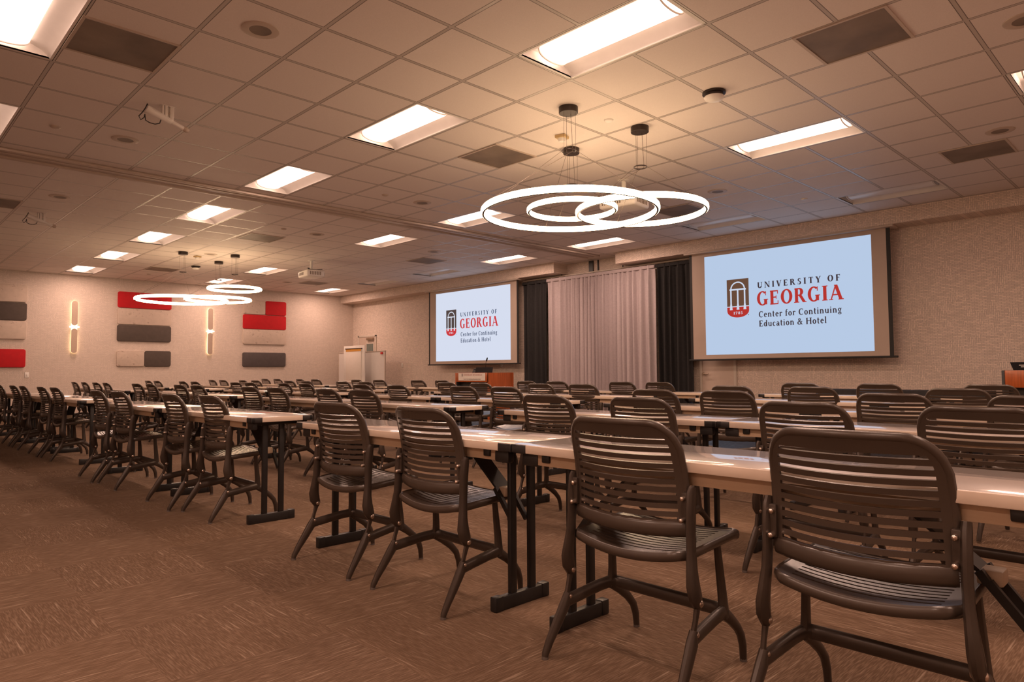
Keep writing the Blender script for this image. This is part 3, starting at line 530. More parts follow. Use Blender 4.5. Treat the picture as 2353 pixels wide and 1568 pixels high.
# ------------------------------------------------------------------ projection screens
def projection_screen(dx, z0, z1, side, lab):
    t = thing('projection_screen', lab, 'projection screen', (-1.38 + dx, 7.45, 3.12), group='projection screens'); S = side
    def B(mb, name, m, parent=None, smooth=False):
        mb.xf(Matrix.Translation((1.38, -7.45, -3.12))); return mb.build(name, MT[m], parent or t, smooth)
    x0, x1, zt, zb = -3.012, .213, 3.115, 1.205; Y = 7.45
    b = MB(); b.box(x0, x1, Y - .002, Y + .002, zb, zt); B(b, 'screen_fabric', 'fabric')
    e = MB(); e.box(x0 - .05, x0, Y - .003, Y + .003, zb, zt); B(e, 'black_edge', 'screenedge'); e = MB(); e.box(x1, x1 + .055, Y - .003, Y + .003, zb, zt); B(e, 'black_edge', 'screenedge')
    br = MB(); br.rbox(x0 - .09, x1 + .11, Y - .016, Y + .016, zb - .03, zb, b=.008); B(br, 'weight_bar', 'screenedge', None, True)
    cs = MB(); cs.rbox(x0 - .12, x1 + .12, 7.362, 7.60, 3.088, 3.12, b=.006); B(cs, 'screen_case', 'track', None, True)
    im = MB(); im.box(-2.760, .008, Y - .0035, Y - .0022, 1.277, 3.022); img = B(im, 'projected_picture', 'img' + S)
    y = Y - .0045; y2 = Y - .0055; y3 = Y - .0065
    for s, a, c, zz, cap, m, TT, tt, gp in (('UNIVERSITY OF', -1.785, -.444, 2.376, .100, 'ink', .24, .10, .30), ('GEORGIA', -1.806, -.408, 2.083, .234, 'red', .23, .09, .05), ('Center for Continuing', -1.775, -.437, 1.884, .101, 'ink', .21, .10, .05), ('Education & Hotel', -1.772, -.667, 1.730, .101, 'ink', .21, .10, .05)):
        B(text_mesh(s, a, c, zz, cap, y, TT, tt, gp), 'lettering', m + S, img)
    sh = MB(); sh.quad((-2.338, y, 2.095), (-1.938, y, 2.095), (-1.938, y, 2.568), (-2.338, y, 2.568)); B(sh, 'emblem_panel', 'brn' + S, img)
    cx = -2.138; R = .2; pts = [(cx - R, 2.088)] + [(cx + R, 2.088)] + [(cx + R, 2.03)] + [(cx + R * math.cos(a * PI / 24), 2.03 - .123 * math.sin(a * PI / 24) ** .9) for a in range(1, 24)] + [(cx - R, 2.03)]
    rd = MB(); rd.add([(px, y, pz) for px, pz in pts], [tuple(range(len(pts)))]); B(rd, 'emblem_base', 'red' + S, img)
    wl = MB(); q = lambda a, b, c, d: wl.quad((a, y2, c), (b, y2, c), (b, y2, d), (a, y2, d))
    q(cx - R, cx + R, 2.088, 2.103)
    for k in (-.125, 0, .125):
        q(cx + k - .0135, cx + k + .0135, 2.12, 2.40); wl.quad((cx + k - .026, y2, 2.04), (cx + k + .026, y2, 2.04), (cx + k + .015, y2, 2.14), (cx + k - .015, y2, 2.14))
    q(cx - .150, cx + .150, 2.376, 2.402)
    for k in range(18):
        a0, a1 = PI * k / 18, PI * (k + 1) / 18; wl.add([(cx + r * math.cos(a), y2, 2.395 + r * .96 * math.sin(a)) for r, a in ((.135, a0), (.135, a1), (.112, a1), (.112, a0))], [(0, 1, 2, 3)])
    B(wl, 'emblem_arch', 'wht' + S, img)
    B(text_mesh('1785', cx - .085, cx + .085, 1.962, .045, y3, .22, .1, .12), 'emblem_date', 'wht' + S, img)
    dt = MB(); dt.quad((-1.958, y, 1.937), (-1.944, y, 1.937), (-1.944, y, 1.951), (-1.958, y, 1.951)); B(dt, 'emblem_mark', 'ink' + S, img)
    return t
projection_screen(0, 0, 0, 'R', 'right projection screen, the larger looking one beside the patterned wall'); projection_screen(-7.742, 0, 0, 'L', 'left projection screen behind the wooden lectern')

# ------------------------------------------------------------------ curtains
def curtain(x0, x1, m, lab, z1=3.045, amp=.045, pitch=.13, y=7.60, seed=1):
    rnd = random.Random(seed); n = int((x1 - x0) / .012); zs = [.02, .5, 1.2, 2.0, 2.7, 2.95, z1]; ph = 0; cols = []
    for i in range(n + 1):
        x = x0 + (x1 - x0) * i / n; ph += 2 * PI * .012 / pitch * (1 + .45 * math.sin(x * 2.3 + seed) + rnd.uniform(-.12, .12)); cols.append((x, ph))
    b = MB(); vs = []
    for z in zs:
        kz = .55 if z > 2.9 else 1.0
        for x, p in cols:
            vs.append((x + .012 * math.sin(p * .5 + z * .6), y + kz * amp * (math.sin(p + .12 * math.sin(z * 2)) + .3 * math.sin(p * 2.1 + z * .3)), z))
    w = n + 1; b.add(vs, [(r * w + i, r * w + i + 1, (r + 1) * w + i + 1, (r + 1) * w + i) for r in range(len(zs) - 1) for i in range(n)])
    t = thing('curtain', lab, 'curtain', group='curtains between the screens'); o = b.build('curtain_cloth', MT[m], t, True, 80)
    s = o.modifiers.new('thickness', 'SOLIDIFY'); s.thickness = .004; s.offset = 0
    h = MB(); h.rbox(x0, x1, y - .028, y + .028, z1 - .07, z1 - .005, b=.012); h.build('rod_pocket', MT[m], t); return t
curtain(-7.50, -6.735, 'blackc', 'black curtain left of the grey curtain', seed=3, y=7.62, pitch=.15); curtain(-6.725, -3.905, 'greyc', 'grey pleated curtain between the two black curtains', seed=1); curtain(-3.895, -3.12, 'blackc', 'black curtain right of the grey curtain', seed=5, y=7.62, pitch=.15)
rt = thing('curtain_rod', 'cream curtain rod on hangers above the grey curtain', 'curtain rod', (0, 0, 0)); rm = MB(); rm.tube([(-7.55, 7.66, 3.075), (-3.05, 7.66, 3.075)], .016, 10); rm.build('rod', MT['trim'], rt)
for x in (-6.34, -4.70): hm = MB(); hm.box(x - .008, x + .008, 7.652, 7.668, 3.07, SOF if (x < -6.3 or x > -4.66) else H); hm.build('rod_hanger', MT['bronze'], rt)

# ------------------------------------------------------------------ lecterns
def lectern(lab, loc, rz, left):
    t = thing('lectern', lab, 'lectern', loc, rz)
    W, D, Ht = 1.06, .74, .985; n = 14
    b = MB(); b.box(0, W - .02, .10, D, 0.02, .78); b.box(-.0, .035, 0, D, 0, .78); b.build('cabinet', MT['cap'], t, False)
    f = MB(); f.rbox(.0, W, 0, .10, .785, Ht, b=.006); f.build('front_panel', MT['wood'], t)
    s = MB(); vs = []                                               # bowed side wing
    for k in range(n + 1):
        v = k / n; y = D * v; x = W + .055 * math.sin(PI * v)
        vs += [(x, y, 0.0), (x, y, Ht), (x - .03, y, Ht), (x - .03, y, 0.0)]
    s.add(vs, [(4 * k + j, 4 * k + (j + 1) % 4, 4 * k + 4 + (j + 1) % 4, 4 * k + 4 + j) for k in range(n) for j in range(4)] + [(0, 1, 2, 3), (4 * n + 3, 4 * n + 2, 4 * n + 1, 4 * n)]); s.build('side_wing', MT['wood'], t)
    ls = MB(); ls.rbox(-.03, 0.0, 0, D, 0, Ht, b=.004); ls.build('side_panel', MT['wood'] if left else MT['cap'], t)
    tp = MB(); tp.rbox(0, W - .03, .10, D, .93, .955, b=.006); tp.build('work_top', MT['cap'], t); return t
LX, LY = -8.19, 6.2
lectern('cherry wood lectern with a white sign, in front of the left screen', (LX, LY, 0), 0, True)
lectern('cherry wood lectern at the right photo edge, in front of the patterned wall', (1.80, 6.2, 0), 0, False)
sg = thing('lectern_sign', 'white printed sign on the front of the left lectern', 'sign', (LX, LY, 0)); box_of(.09, .965, -.008, -.001, .815, .975).build('sign_board', MT['paper'], sg, False)
for s, a, c, zz, cap, m in (('UNIVERSITY OF GEORGIA', .27, .87, .925, .026, 'signred'), ('Center for Continuing Education & Hotel', .27, .83, .838, .02, 'signink')): text_mesh(s, a, c, zz, cap, -.0095, .24, .12, .1).build('sign_lettering', MT[m], sg, False)
em = MB(); em.quad((.205, -.0095, .905), (.232, -.0095, .905), (.232, -.0095, .965), (.205, -.0095, .965)); em.build('sign_emblem', MT['signink'], sg, False)
# things on the lecterns
mon = thing('monitor', 'black monitor back on the left lectern', 'monitor', (LX + .50, LY + .36, .955)); mb_ = MB(); mb_.add([(-.26, .02, .15), (.26, .02, .15), (.30, -.05, .005), (-.22, -.05, .005), (-.26, .05, .15), (.26, .05, .15), (.30, -.01, .005), (-.22, -.01, .005)], [(0, 1, 2, 3), (7, 6, 5, 4), (0, 4, 5, 1), (1, 5, 6, 2), (2, 6, 7, 3), (3, 7, 4, 0)]); mb_.build('monitor_body', MT['glassdark'], mon, False); fb = MB(); fb.rbox(-.12, .16, -.05, .12, 0, .012, b=.004); fb.build('monitor_foot', MT['cap'], mon)
ph = thing('desk_phone', 'small black desk phone at the left end of the left lectern', 'phone', (LX + .22, LY + .38, .955)); pb = MB(); pb.add([(-.08, -.06, .0), (.08, -.06, .0), (.08, .08, .0), (-.08, .08, .0), (-.05, -.02, .09), (.04, -.02, .09), (.07, .08, .06), (-.07, .08, .06)], [(0, 3, 2, 1), (4, 5, 6, 7), (0, 1, 5, 4), (1, 2, 6, 5), (2, 3, 7, 6), (3, 0, 4, 7)]); pb.build('phone_body', MT['cap'], ph, False); hs = MB(); hs.tube([(-.06, 0, .085), (-.03, 0, .105), (.03, 0, .105), (.055, 0, .085)], .016, 8); hs.build('handset', MT['cap'], ph)
mic = thing('gooseneck_microphone', 'black gooseneck microphone rising from the left lectern', 'microphone', (LX + .36, LY + .55, .955)); a = MB(); a.lathe([(.035, 0), (.035, .012), (.012, .02), (.012, .03)], n=16); a.build('microphone_base', MT['cap'], mic); a = MB(); a.tube([(0, 0, .02), (.005, 0, .12), (.02, -.01, .22), (.06, -.02, .30)], .005, 6); a.build('gooseneck', MT['cap'], mic); a = MB(); a.tube([(.055, -.02, .29), (.075, -.022, .325), (.095, -.025, .36)], [.014, .017, .012], 10); a.build('microphone_head', MT['cap'], mic)
tb = thing('control_tablet', 'black tilted display on the right lectern', 'display', (2.06, 6.42, .955)); tm = MB(); tm.add([(-.25, .05, .125), (.25, .05, .125), (.21, 0, .03), (-.21, 0, .03), (-.25, .08, .125), (.25, .08, .125), (.21, .12, .005), (-.21, .12, .005)], [(0, 1, 2, 3), (7, 6, 5, 4), (0, 4, 5, 1), (1, 5, 6, 2), (2, 6, 7, 3), (3, 7, 4, 0)]); tm.build('display_body', MT['glassdark'], tb, False)
tl = MB(); tl.quad((-.16, .03, .094), (.16, .03, .094), (.16, .0265, .086), (-.16, .0265, .086)); tl.quad((-.14, .0225, .074), (.14, .0225, .074), (.14, .019, .067), (-.14, .019, .067)); tl.build('label_strip', MT['paper'], tb, False)
fb = MB(); fb.rbox(-.15, .15, .0, .15, 0, .01, b=.003); fb.build('display_foot', MT['cap'], tb)

# ------------------------------------------------------------------ whiteboard, flip chart, draped tables
wb = thing('rolling_whiteboard', 'wide rolling whiteboard behind the flip chart in the far corner', 'whiteboard', (-13.53, 7.10, 0)); hw = 1.235
box_of(-hw + .02, hw - .02, -.008, .008, .52, 1.58).build('board_surface', MT['board'], wb, False)
fm = MB(); [fm.rbox(*a, b=.006) for a in ((-hw, -hw + .03, -.016, .016, .50, 1.60), (hw - .03, hw, -.016, .016, .50, 1.60), (-hw, hw, -.016, .016, 1.575, 1.60), (-hw, hw, -.016, .016, .50, .525))]; fm.build('board_frame', MT['track'], wb)
for s in (-1, 1):
    lg = MB(); lg.tube([(s * (hw - .1), 0, .52), (s * (hw - .1), 0, .07)], .018, 8); lg.tube([(s * (hw - .1), -.28, .07), (s * (hw - .1), .28, .07)], .018, 8); l = lg.build('leg', MT['track'], wb)
    for q in (-.26, .26): cs = MB(); cs.lathe([(.028, -.01), (.028, .01)], (s * (hw - .1), q, .028), 14, 'x'); cs.build('caster', MT['cap'], l)
er = MB(); er.rbox(-.05, .05, -.035, -.008, -.03, .03, b=.006); e = er.build('board_eraser', MT['redp']); e.location = (-12.45, 7.10, 1.535); tag(e, 'small red eraser on the top right corner of the whiteboard', 'eraser')
fc = thing('flip_chart', 'white flip chart easel with paper pad in the far corner', 'flip chart', (-13.43, 6.82, 0)); fb = MB(); fb.rbox(-.55, .55, -.015, .015, .70, 1.76, b=.01); fb.build('backboard', MT['white'], fc)
pd = MB(); pd.rbox(-.40, .40, -.034, -.016, .80, 1.67, b=.003); pd.build('paper_pad', MT['paper'], fc); cl = MB(); cl.rbox(-.44, .44, -.045, -.014, 1.665, 1.69, b=.005); cl.build('pad_clamp', MT['bronze'], fc); oc = box_of(-.40, .40, -.037, -.0345, 1.60, 1.665).build('pad_header', MT['orange'], fc, False)
ty = MB(); ty.rbox(-.5, .5, -.09, 0, .72, .735, b=.004); ty.build('marker_tray', MT['track'], fc)
for x, y in ((-.45, -.22), (.45, -.22), (0, .18)): q = MB(); q.tube([(x * .9, .02, 1.2 if y > 0 else .75), (x, y, 0)], .014, 8); q.build('leg', MT['track'], fc)
def draped(x0, x1, lab):
    t = thing('draped_table', lab, 'draped table', ((x0 + x1) / 2, 6.02, 0), group='black draped tables'); h = (x1 - x0) / 2; b = MB(); N = 120
    ring = []
    per = [(-h, -.24), (h, -.24), (h, .24), (-h, .24)]
    for k in range(4):
        a, c = Vector(per[k]), Vector(per[(k + 1) % 4]); L = (c - a).length; nn = int(L / .03); nrm = Vector(((c - a).y, -(c - a).x)).normalized()
        for i in range(nn): p = a + (c - a) * i / nn; ring.append((p, nrm))
    m = len(ring); vs = []
    for z, amp, off in ((.745, 0, 0), (.735, 0, .006), (.4, .012, .02), (.015, .018, .03)):
        for i, (p, nr) in enumerate(ring): q = p + nr * (off + amp * math.sin(i * 1.3)); vs.append((q.x, q.y, z))
    b.add(vs, [(r * m + i, r * m + (i + 1) % m, (r + 1) * m + (i + 1) % m, (r + 1) * m + i) for r in range(3) for i in range(m)] + [tuple(range(m))]); b.build('table_drape', MT['blackc'], t, True, 60)
    k = MB(); k.box(-h + .03, h - .03, -.2, .2, .70, .74); k.build('tabletop', MT['cap'], t, False)
draped(-.20, .80, 'black draped table under the right screen, left one'); draped(.84, 1.70, 'black draped table beside the right lectern')

# ------------------------------------------------------------------ tables
def make_table():
    t = thing('folding_table', '', 'table', group='white folding tables in rows'); L, W, Z = .913, .218, .721
    top = MB(); top.rbox(-L + .003, L - .003, -W + .003, W - .003, Z - .004, Z, b=.0015); top.build('tabletop', MT['top'], t)
    ed = MB()                                                       # edge band, broken at the caps
    e, h = .0, .034; c = .075
    ed.rbox(-L + c, L - c, -W, -W + .02, Z - h, Z - .001, b=.003); ed.rbox(-L + c, L - c, W - .02, W, Z - h, Z - .001, b=.003); ed.rbox(-L, -L + .02, -W + c, W - c, Z - h, Z - .001, b=.003); ed.rbox(L - .02, L, -W + c, W - c, Z - h, Z - .001, b=.003)
    ed.box(-L + .015, L - .015, -W + .015, W - .015, Z - h, Z - .004); ed.build('edge_band', MT['topedge'], t)
    ap = MB(); a = .028; ap.box(-L + .11, L - .11, -W + a, -W + a + .018, Z - .078, Z - h + .002); ap.box(-L + .11, L - .11, W - a - .018, W - a, Z - .078, Z - h + .002); ap.build('apron', MT['apron'], t, False)
    for sx in (-1, 1):
        for sy in (-1, 1):
            m = MB(); x0, x1 = sorted((sx * (L - c), sx * (L + .002))); y0, y1 = sorted((sy * (W - .03), sy * (W + .002))); m.rbox(x0, x1, y0, y1, Z - h - .002, Z - .001, b=.006)
            x0, x1 = sorted((sx * (L - .03), sx * (L + .002))); y0, y1 = sorted((sy * (W - c), sy * (W + .002))); m.rbox(x0, x1, y0, y1, Z - h - .002, Z - .001, b=.006); 
            x0, x1 = sorted((sx * (L - .12), sx * (L - .035))); y0, y1 = sorted((sy * (W - .06), sy * (W - .022))); m.rbox(x0, x1, y0, y1, Z - .085, Z - h, b=.01); m.build('corner_cap', MT['cap'], t)
        xf = sx * (L - .165); lg = MB()
        for y in (-.05, .068): lg.rbox(xf - .012, xf + .012, y - .019, y + .019, .05, Z - h, b=.006)
        lg.rbox(xf - .02, xf + .02, -.20, .20, Z - .065, Z - h + .001, b=.005); lo = lg.build('leg', MT['black'], t)
        ft = MB(); ft.rbox(xf - .017, xf + .017, -.16, .16, 0.0, .058, b=.005); ft.rbox(xf - .02, xf + .02, -.165, -.12, 0.0, .062, b=.006); ft.rbox(xf - .02, xf + .02, .12, .165, 0.0, .062, b=.006); ft.build('foot_rail', MT['black'], lo)
        bc = MB(); xa, xb, xc = xf - sx * .34, xf - sx * .10, xf - sx * .012
        bc.bar((xa, .01, Z - .05), (xb, .01, .47), .010, .085, side=(0.5, 0, .9)); 
        for y in (-.034, .052):
            bc.bar((xb - sx * .02, y * 1.0, .49), (xb, y, .46), .02, .02); bc.bar((xb, y, .465), (xc, y, .355), .022, .016)
        bo = bc.build('folding_brace', MT['black'], t); la = MB(); la.rbox(xb - .03, xb + .03, -.022, .042, .452, .492, b=.006); la.build('brace_latch', MT['latch'], bo)
    return t
# ------------------------------------------------------------------ chairs
def make_chair(detail):
    t = thing('slatted_chair', '', 'chair', group='brown slatted chairs at the tables'); CH, FR = MT['chair'], MT['frame']
    z0, z1 = .490, .843
    def hw(v):
        z = z0 + v * (z1 - z0); w = .227 - .012 * v; r = .085; rb = .03
        if z > z1 - r: k = z - (z1 - r); w -= r - math.sqrt(max(0, r * r - k * k))
        if z < z0 + rb: k = z0 + rb - z; w -= rb - math.sqrt(max(0, rb * rb - k * k))
        return w
    def S(u, v, off=0.0):                                           # back surface, bowed away from the sitter
        w = hw(v); x = u * w; bow = .050 * (1 - (x / .227) ** 2); y = -.088 - .055 * v + .022 * math.sin(PI * v) - bow + off; return (x, y, z0 + v * (z1 - z0) - .010 * (1 - u * u) * (1 - v))
    pitch, slot = .0258, .0100; vb = [0.0, .012]; edges = []; zb = z0 + .046
    kinds = [1, 1]; zz = [z0, z0 + .02]
    for k in range(11): zz += [zb + pitch * k, zb + pitch * k + slot]
    zz += [z1 - .035, z1 - .018, z1 - .006, z1]; zz.sort(); vv = [(z - z0) / (z1 - z0) for z in zz]
    us = [-.985, -.95, -.89, -.62, -.36, -.12, .12, .36, .62, .89, .95, .985]; bm = bmesh.new(); grid = [[bm.verts.new(S(u, v)) for u in us] for v in vv]
    for j in range(len(vv) - 1):
        zm = (zz[j] + zz[j + 1]) / 2; k = (zm - zb) / pitch; is_slot = -.001 < k < 11 and (k - math.floor(k)) * pitch < slot
        for i in range(len(us) - 1):
            if is_slot and 2 <= i <= len(us) - 4: continue
            bm.faces.new((grid[j][i], grid[j][i + 1], grid[j + 1][i + 1], grid[j + 1][i]))
    for v in [v for v in bm.verts if not v.link_faces]: bm.verts.remove(v)
    bmesh.ops.recalc_face_normals(bm, faces=bm.faces); bmesh.ops.solidify(bm, geom=list(bm.faces), thickness=.007)
    b = MB(); b.bm(bm)
    def P2(x, z):
        v = (z - z0) / (z1 - z0); u = max(-1, min(1, x / .227)); return (x, -.084 - .055 * v + .022 * math.sin(PI * min(1, v)) - .050 * (1 - u * u), z - .010 * (1 - u * u) * (1 - v))
    half = []; r = .085; wt = .215
    for k in range(9): z = z0 + .03 + (z1 - r - z0 - .03) * k / 8; half.append((.227 - .012 * (z - z0) / (z1 - z0), z))
    for k in range(1, 8): q = PI / 2 * k / 8; half.append((wt - r + r * math.cos(q), z1 - r + r * math.sin(q)))
    for k in range(0, 4): half.append(((wt - r) * (1 - k / 4), z1))
    rim = [P2(x, z) for x, z in half] + [P2(0, z1)] + [P2(-x, z) for x, z in reversed(half)]
    b.tube(rim, [(.0145, .0125)] * len(rim), 10)
    b.tube([S(-1 + 2 * k / 12, .055, .002) for k in range(13)], [(.014, .028)] * 13, 12, side=(0, 1, 0))
    b.build('backrest', CH, t)
    # seat
    ya, yb = -.135, .245
    def sw(v):
        y = ya + v * (yb - ya); w = .234; r = .07
        if y < ya + r: k = ya + r - y; w -= (r - math.sqrt(max(0, r * r - k * k))) * .45
        r = .035
        if y > yb - r: k = y - (yb - r); w -= r - math.sqrt(max(0, r * r - k * k))
        return w
    def Q(u, v, off=0.0):
        d = 1 - u * u; y = ya + v * (yb - ya) + (.012 * u * u * (1 - v)); z = .432 + .026 * v + .004 * u * u - .019 * d * (1 - .5 * v) - (.02 * max(0, v - .85) / .15 * .6); return (u * sw(v), y, z + off)
    ps, sl = .0232, .0075; yy = [ya, ya + .02]; n = 14; y0s = ya + .042
    for k in range(n): yy += [y0s + ps * k, y0s + ps * k + sl]
    yy += [yb - .01, yb]; yy.sort(); vv = [(y - ya) / (yb - ya) for y in yy]; bm = bmesh.new(); us = [-1, -.93, -.80, -.6, -.36, -.12, .12, .36, .6, .80, .93, 1]
    grid = [[bm.verts.new(Q(u, v)) for u in us] for v in vv]
    for j in range(len(vv) - 1):
        ym = (yy[j] + yy[j + 1]) / 2; k = (ym - y0s) / ps; is_slot = -.001 < k < n and (k - math.floor(k)) * ps < sl
        for i in range(len(us) - 1):
            if is_slot and 2 <= i <= len(us) - 4: continue
            bm.faces.new((grid[j][i], grid[j][i + 1], grid[j + 1][i + 1], grid[j + 1][i]))
    for v in [v for v in bm.verts if not v.link_faces]: bm.verts.remove(v)
    bmesh.ops.recalc_face_normals(bm, faces=bm.faces); bmesh.ops.solidify(bm, geom=list(bm.faces), thickness=.006)
    b = MB(); b.bm(bm); path = [Q(-1 + 2 * k / 14, 0, -.012) for k in range(15)] + [Q(1, k / 12, -.012) for k in range(1, 13)] + [Q(1 - 2 * k / 10, 1, -.012) for k in range(1, 11)] + [Q(-1, 1 - k / 12, -.012) for k in range(1, 12)]
    b.tube(path, [(.016, .007)] * len(path), 8, True, side=(0, 0, 1)); b.build('seat', CH, t)
    bolt = lambda c, r, s: (lambda m: (m.lathe([(.0005, -.004 * 1), (r * .7, -.003), (r, 0), (r, .006)], c, 10, 'x') if s else m.lathe([(.0005, -.004), (r * .7, -.003), (r, 0), (r, .005)], c, 10, 'y')) or m)(MB())
    for s in (-1, 1):
        up = MB(); X = s * .247
        pth = [(X, -.090, .643), (X, -.095, .625), (X, -.102, .56), (X * 1.0, -.104, .50), (X * 1.01, -.108, .44), (X * 1.03, -.114, .39), (X * 1.05, -.117, .345), (X * 1.06, -.110, .31), (X * 1.06, -.096, .282), (X * 1.06, -.092, .270)]
        up.tube(pth, [(.012, .014), (.0135, .021), (.0135, .022), (.0135, .021), (.014, .020), (.016, .023), (.018, .029), (.018, .029), (.015, .021), (.010, .009)], 10, side=(1, 0, 0)); uo = up.build('back_upright', FR, t)
        tb = MB(); tb.rbox(min(X - s * .03, X), max(X - s * .03, X), -.110, -.088, .53, .625, b=.004); tb.v = tb.v; tb.build('back_bracket', FR, t)
        lk = MB(); lk.tube([(X * 1.06, -.096, .285), (X * 1.06, -.112, .235), (X * 1.05, -.128, .185)], [(.008, .016), (.008, .010), (.009, .012)], 8, side=(1, 0, 0)); lko = lk.build('hinge_link', FR, t)
        rl = MB(); rl.tube([(X * 1.05, -.118, .208), (X * 1.055, -.132, .17), (X * 1.07, -.168, .115), (X * 1.085, -.205, .06), (X * 1.09, -.228, .02), (X * 1.09, -.231, .008)], [(.014, .013), (.017, .024), (.016, .021), (.014, .017), (.0125, .014), (.012, .012)], 10, side=(1, 0, 0)); rlo = rl.build('leg', FR, t)
        fx = .226; fl = MB(); fl.tube([(s * .236, .112, .198), (s * .234, .155, .168), (s * .231, .20, .132), (s * .228, .232, .095), (s * .227, .246, .055), (s * .226, .250, .008)], [(.0145, .022), (.0145, .019), (.014, .017), (.0135, .016), (.013, .0145), (.012, .012)], 10, side=(1, 0, 0)); flo = fl.build('leg', FR, t)
        po = MB(); po.tube([(s * .235, .110, .185), (s * .231, .108, .26), (s * .226, .100, .36), (s * .222, .094, .448)], [(.016, .024), (.014, .019), (.0125, .0155), (.011, .013)], 8, side=(1, 0, 0)); poo = po.build('seat_post', FR, t)
        if detail:
            for c in ((X - s * .004, -.126, .607), (X - s * .004, -.134, .540)): m = MB(); m.lathe([(.0005, -.005), (.006, -.003), (.008, 0), (.008, .02)], (c[0] - s * .016, c[1] + .004, c[2]), 10, 'y'); m.build('bolt', MT['bolt'], uo)
            m = MB(); m.lathe([(.0005, -.005), (.008, -.003), (.011, 0), (.011, .03), (.008, .033), (.0005, .035)], (X * 1.06 - .015, -.098, .288), 12, 'x'); m.build('bolt', MT['bolt'], uo)
            m = MB(); m.lathe([(.0005, -.004), (.006, -.002), (.008, 0), (.008, .028), (.006, .03), (.0005, .032)], (X * 1.05 - .014, -.116, .197), 12, 'x'); m.build('bolt', MT['bolt'], rlo)
            m = MB(); m.lathe([(.0005, -.004), (.008, -.002), (.009, 0), (.009, .024), (.0005, .028)], (s * .223 - .012, .094, .436), 12, 'x'); m.build('bolt', MT['bolt'], poo)
            for o_, x, y in ((rlo, X * 1.09, -.231), (flo, s * .226, .250)): m = MB(); m.lathe([(.0125, 0), (.0125, .006), (.0105, .014)], (x, y, 0), 12); m.build('glide', MT['glide'], o_)
    bf = MB(); bp_ = [(-.259, -.128, .180), (-.252, -.06, .190), (-.243, .04, .203), (-.238, .095, .206), (-.220, .118, .206), (-.19, .122, .205), (.19, .122, .205), (.220, .118, .206), (.238, .095, .206), (.243, .04, .203), (.252, -.06, .190), (.259, -.128, .180)]
    bf.tube(bp_, [(.0235, .0145)] * 12, 12, side=(0, 0, 1)); bf.build('base_frame', FR, t); return t

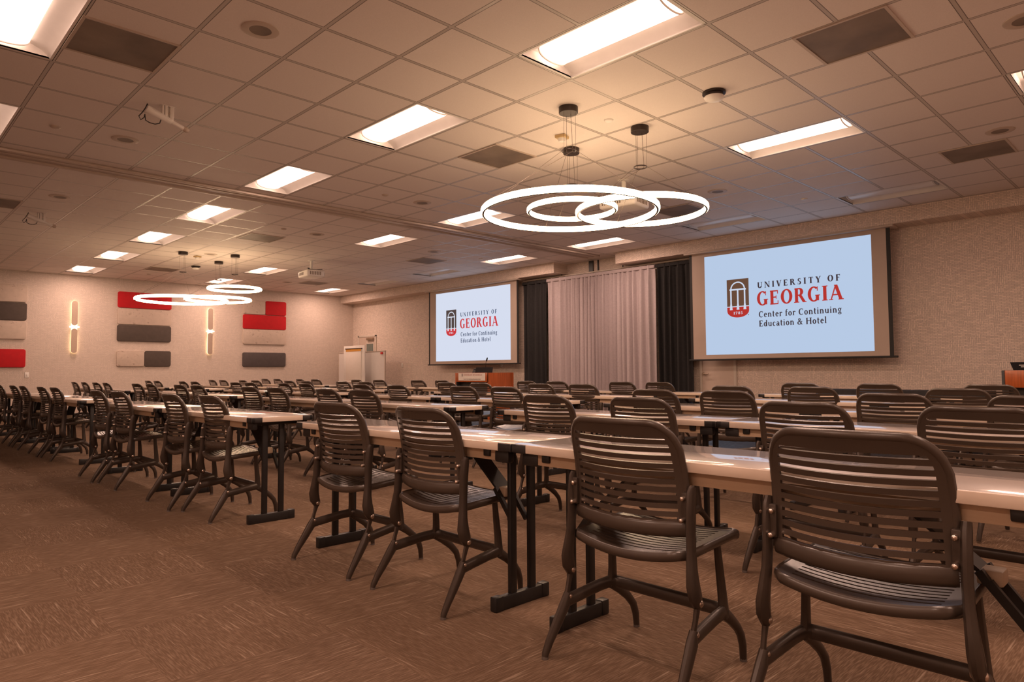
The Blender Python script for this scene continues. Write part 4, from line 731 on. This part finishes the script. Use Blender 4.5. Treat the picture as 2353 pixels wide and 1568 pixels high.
RY = [-1.318, .314, 1.612, 3.037, 4.599]
RN = ['front row', 'second row', 'third row', 'fourth row', 'fifth row']
TX = [[2.42, .59, -1.797, -3.627, -6.135, -7.965, -9.795], [2.42, .59, -1.797, -3.627, -6.135, -7.965, -10.6, -12.43], [2.42, .59, -1.797, -3.65, -6.1, -7.93, -10.5, -12.65], [2.42, .59, -1.9, -3.75, -6.7, -8.75, -10.95, -12.78], [2.42, .59, -1.9, -3.75, -6.75, -8.9, -11.4, -13.25]]
DY = lambda x, r: (0.0 if x > 1 else .012 * (x - 1)) * (1.0 if r == 0 else .5)
CX = [[(2.815, -1.43), (2.08, -1.445), (.985, -1.448), (.235, -1.46), (-1.53, -1.445), (-2.17, -1.50), (-3.46, -1.535), (-4.08, -1.56), (-6.17, -1.515), (-6.80, -1.54), (-7.90, -1.56), (-8.60, -1.57), (-9.75, -1.58)],
      [(2.81, .01), (2.09, .01), (1.13, .02), (.37, .03), (-1.84, .0), (-2.47, .0), (-3.53, -.01), (-4.20, -.01), (-5.85, 0), (-6.50, 0), (-7.75, 0), (-8.45, 0), (-10.2, 0), (-10.9, 0), (-11.75, 0), (-12.55, 0)],
      [(2.78, 1.49), (2.05, 1.49), (.89, 1.48), (.24, 1.49), (-1.55, 1.49), (-2.22, 1.49), (-3.45, 1.49), (-4.25, 1.49), (-5.72, 1.47), (-6.40, 1.47), (-7.60, 1.47), (-8.20, 1.47), (-10.1, 1.47), (-10.75, 1.47), (-12.3, 1.47), (-12.9, 1.47)],
      [(2.82, 2.93), (2.08, 2.93), (.95, 2.93), (.17, 2.93), (-1.73, 2.93), (-2.42, 2.93), (-3.55, 2.93), (-4.28, 2.93), (-6.40, 2.91), (-7.15, 2.91), (-8.45, 2.91), (-9.15, 2.91), (-10.65, 2.9), (-11.3, 2.9), (-12.4, 2.9), (-13.05, 2.9)],
      [(2.82, 4.49), (2.0, 4.49), (1.02, 4.49), (.19, 4.49), (-1.70, 4.49), (-2.32, 4.49), (-3.55, 4.49), (-4.19, 4.49), (-6.35, 4.49), (-7.10, 4.49), (-8.40, 4.48), (-9.25, 4.48), (-11.0, 4.47), (-11.75, 4.47), (-12.95, 4.47), (-13.65, 4.47)]]
NT = ['rightmost table', 'second table from the right', 'third table from the right', 'fourth table from the right', 'fifth table from the right', 'sixth table from the right', 'seventh table from the right', 'leftmost table']
tproto = make_table(); near = make_chair(True); far = make_chair(False); ut = un = uf = False
for r in range(5):
    n = len(TX[r])
    for k, x in enumerate(TX[r]):
        nm = 'leftmost table' if k == n - 1 else NT[k]; lab = 'pale folding table, %s, in the %s' % (nm, RN[r]); loc = (x, RY[r] + DY(x, r), 0)
        if not ut: tproto.location = loc; tproto['label'] = lab; ut = True
        else: dup(tproto, loc, 0, lab)
    for k, (x, y) in enumerate(CX[r]):
        ti = min(range(n), key=lambda i: abs(TX[r][i] - x)); same = [c for c in CX[r] if min(range(n), key=lambda i: abs(TX[r][i] - c[0])) == ti]
        sd = '' if len(same) == 1 else ('right ' if x == max(c[0] for c in same) else 'left ')
        nm = 'leftmost table' if ti == n - 1 else NT[ti]; lab = '%sbrown slatted chair at the %s, %s' % (sd, nm, RN[r])
        if len(same) == 1: lab = 'single brown slatted chair at the %s, %s' % (nm, RN[r])
        rz = random.uniform(-.03, .03) if not (r == 0 and k < 4) else (.0, -.01, -.02, .03)[k]; loc = (x, y, 0); dt = (r == 0 and k < 8) or (r == 1 and k < 6)
        if dt:
            if not un: near.location = loc; near.rotation_euler.z = rz; near['label'] = lab; un = True
            else: dup(near, loc, rz, lab)
        else:
            if not uf: far.location = loc; far.rotation_euler.z = rz; far['label'] = lab; uf = True
            else: dup(far, loc, rz, lab)
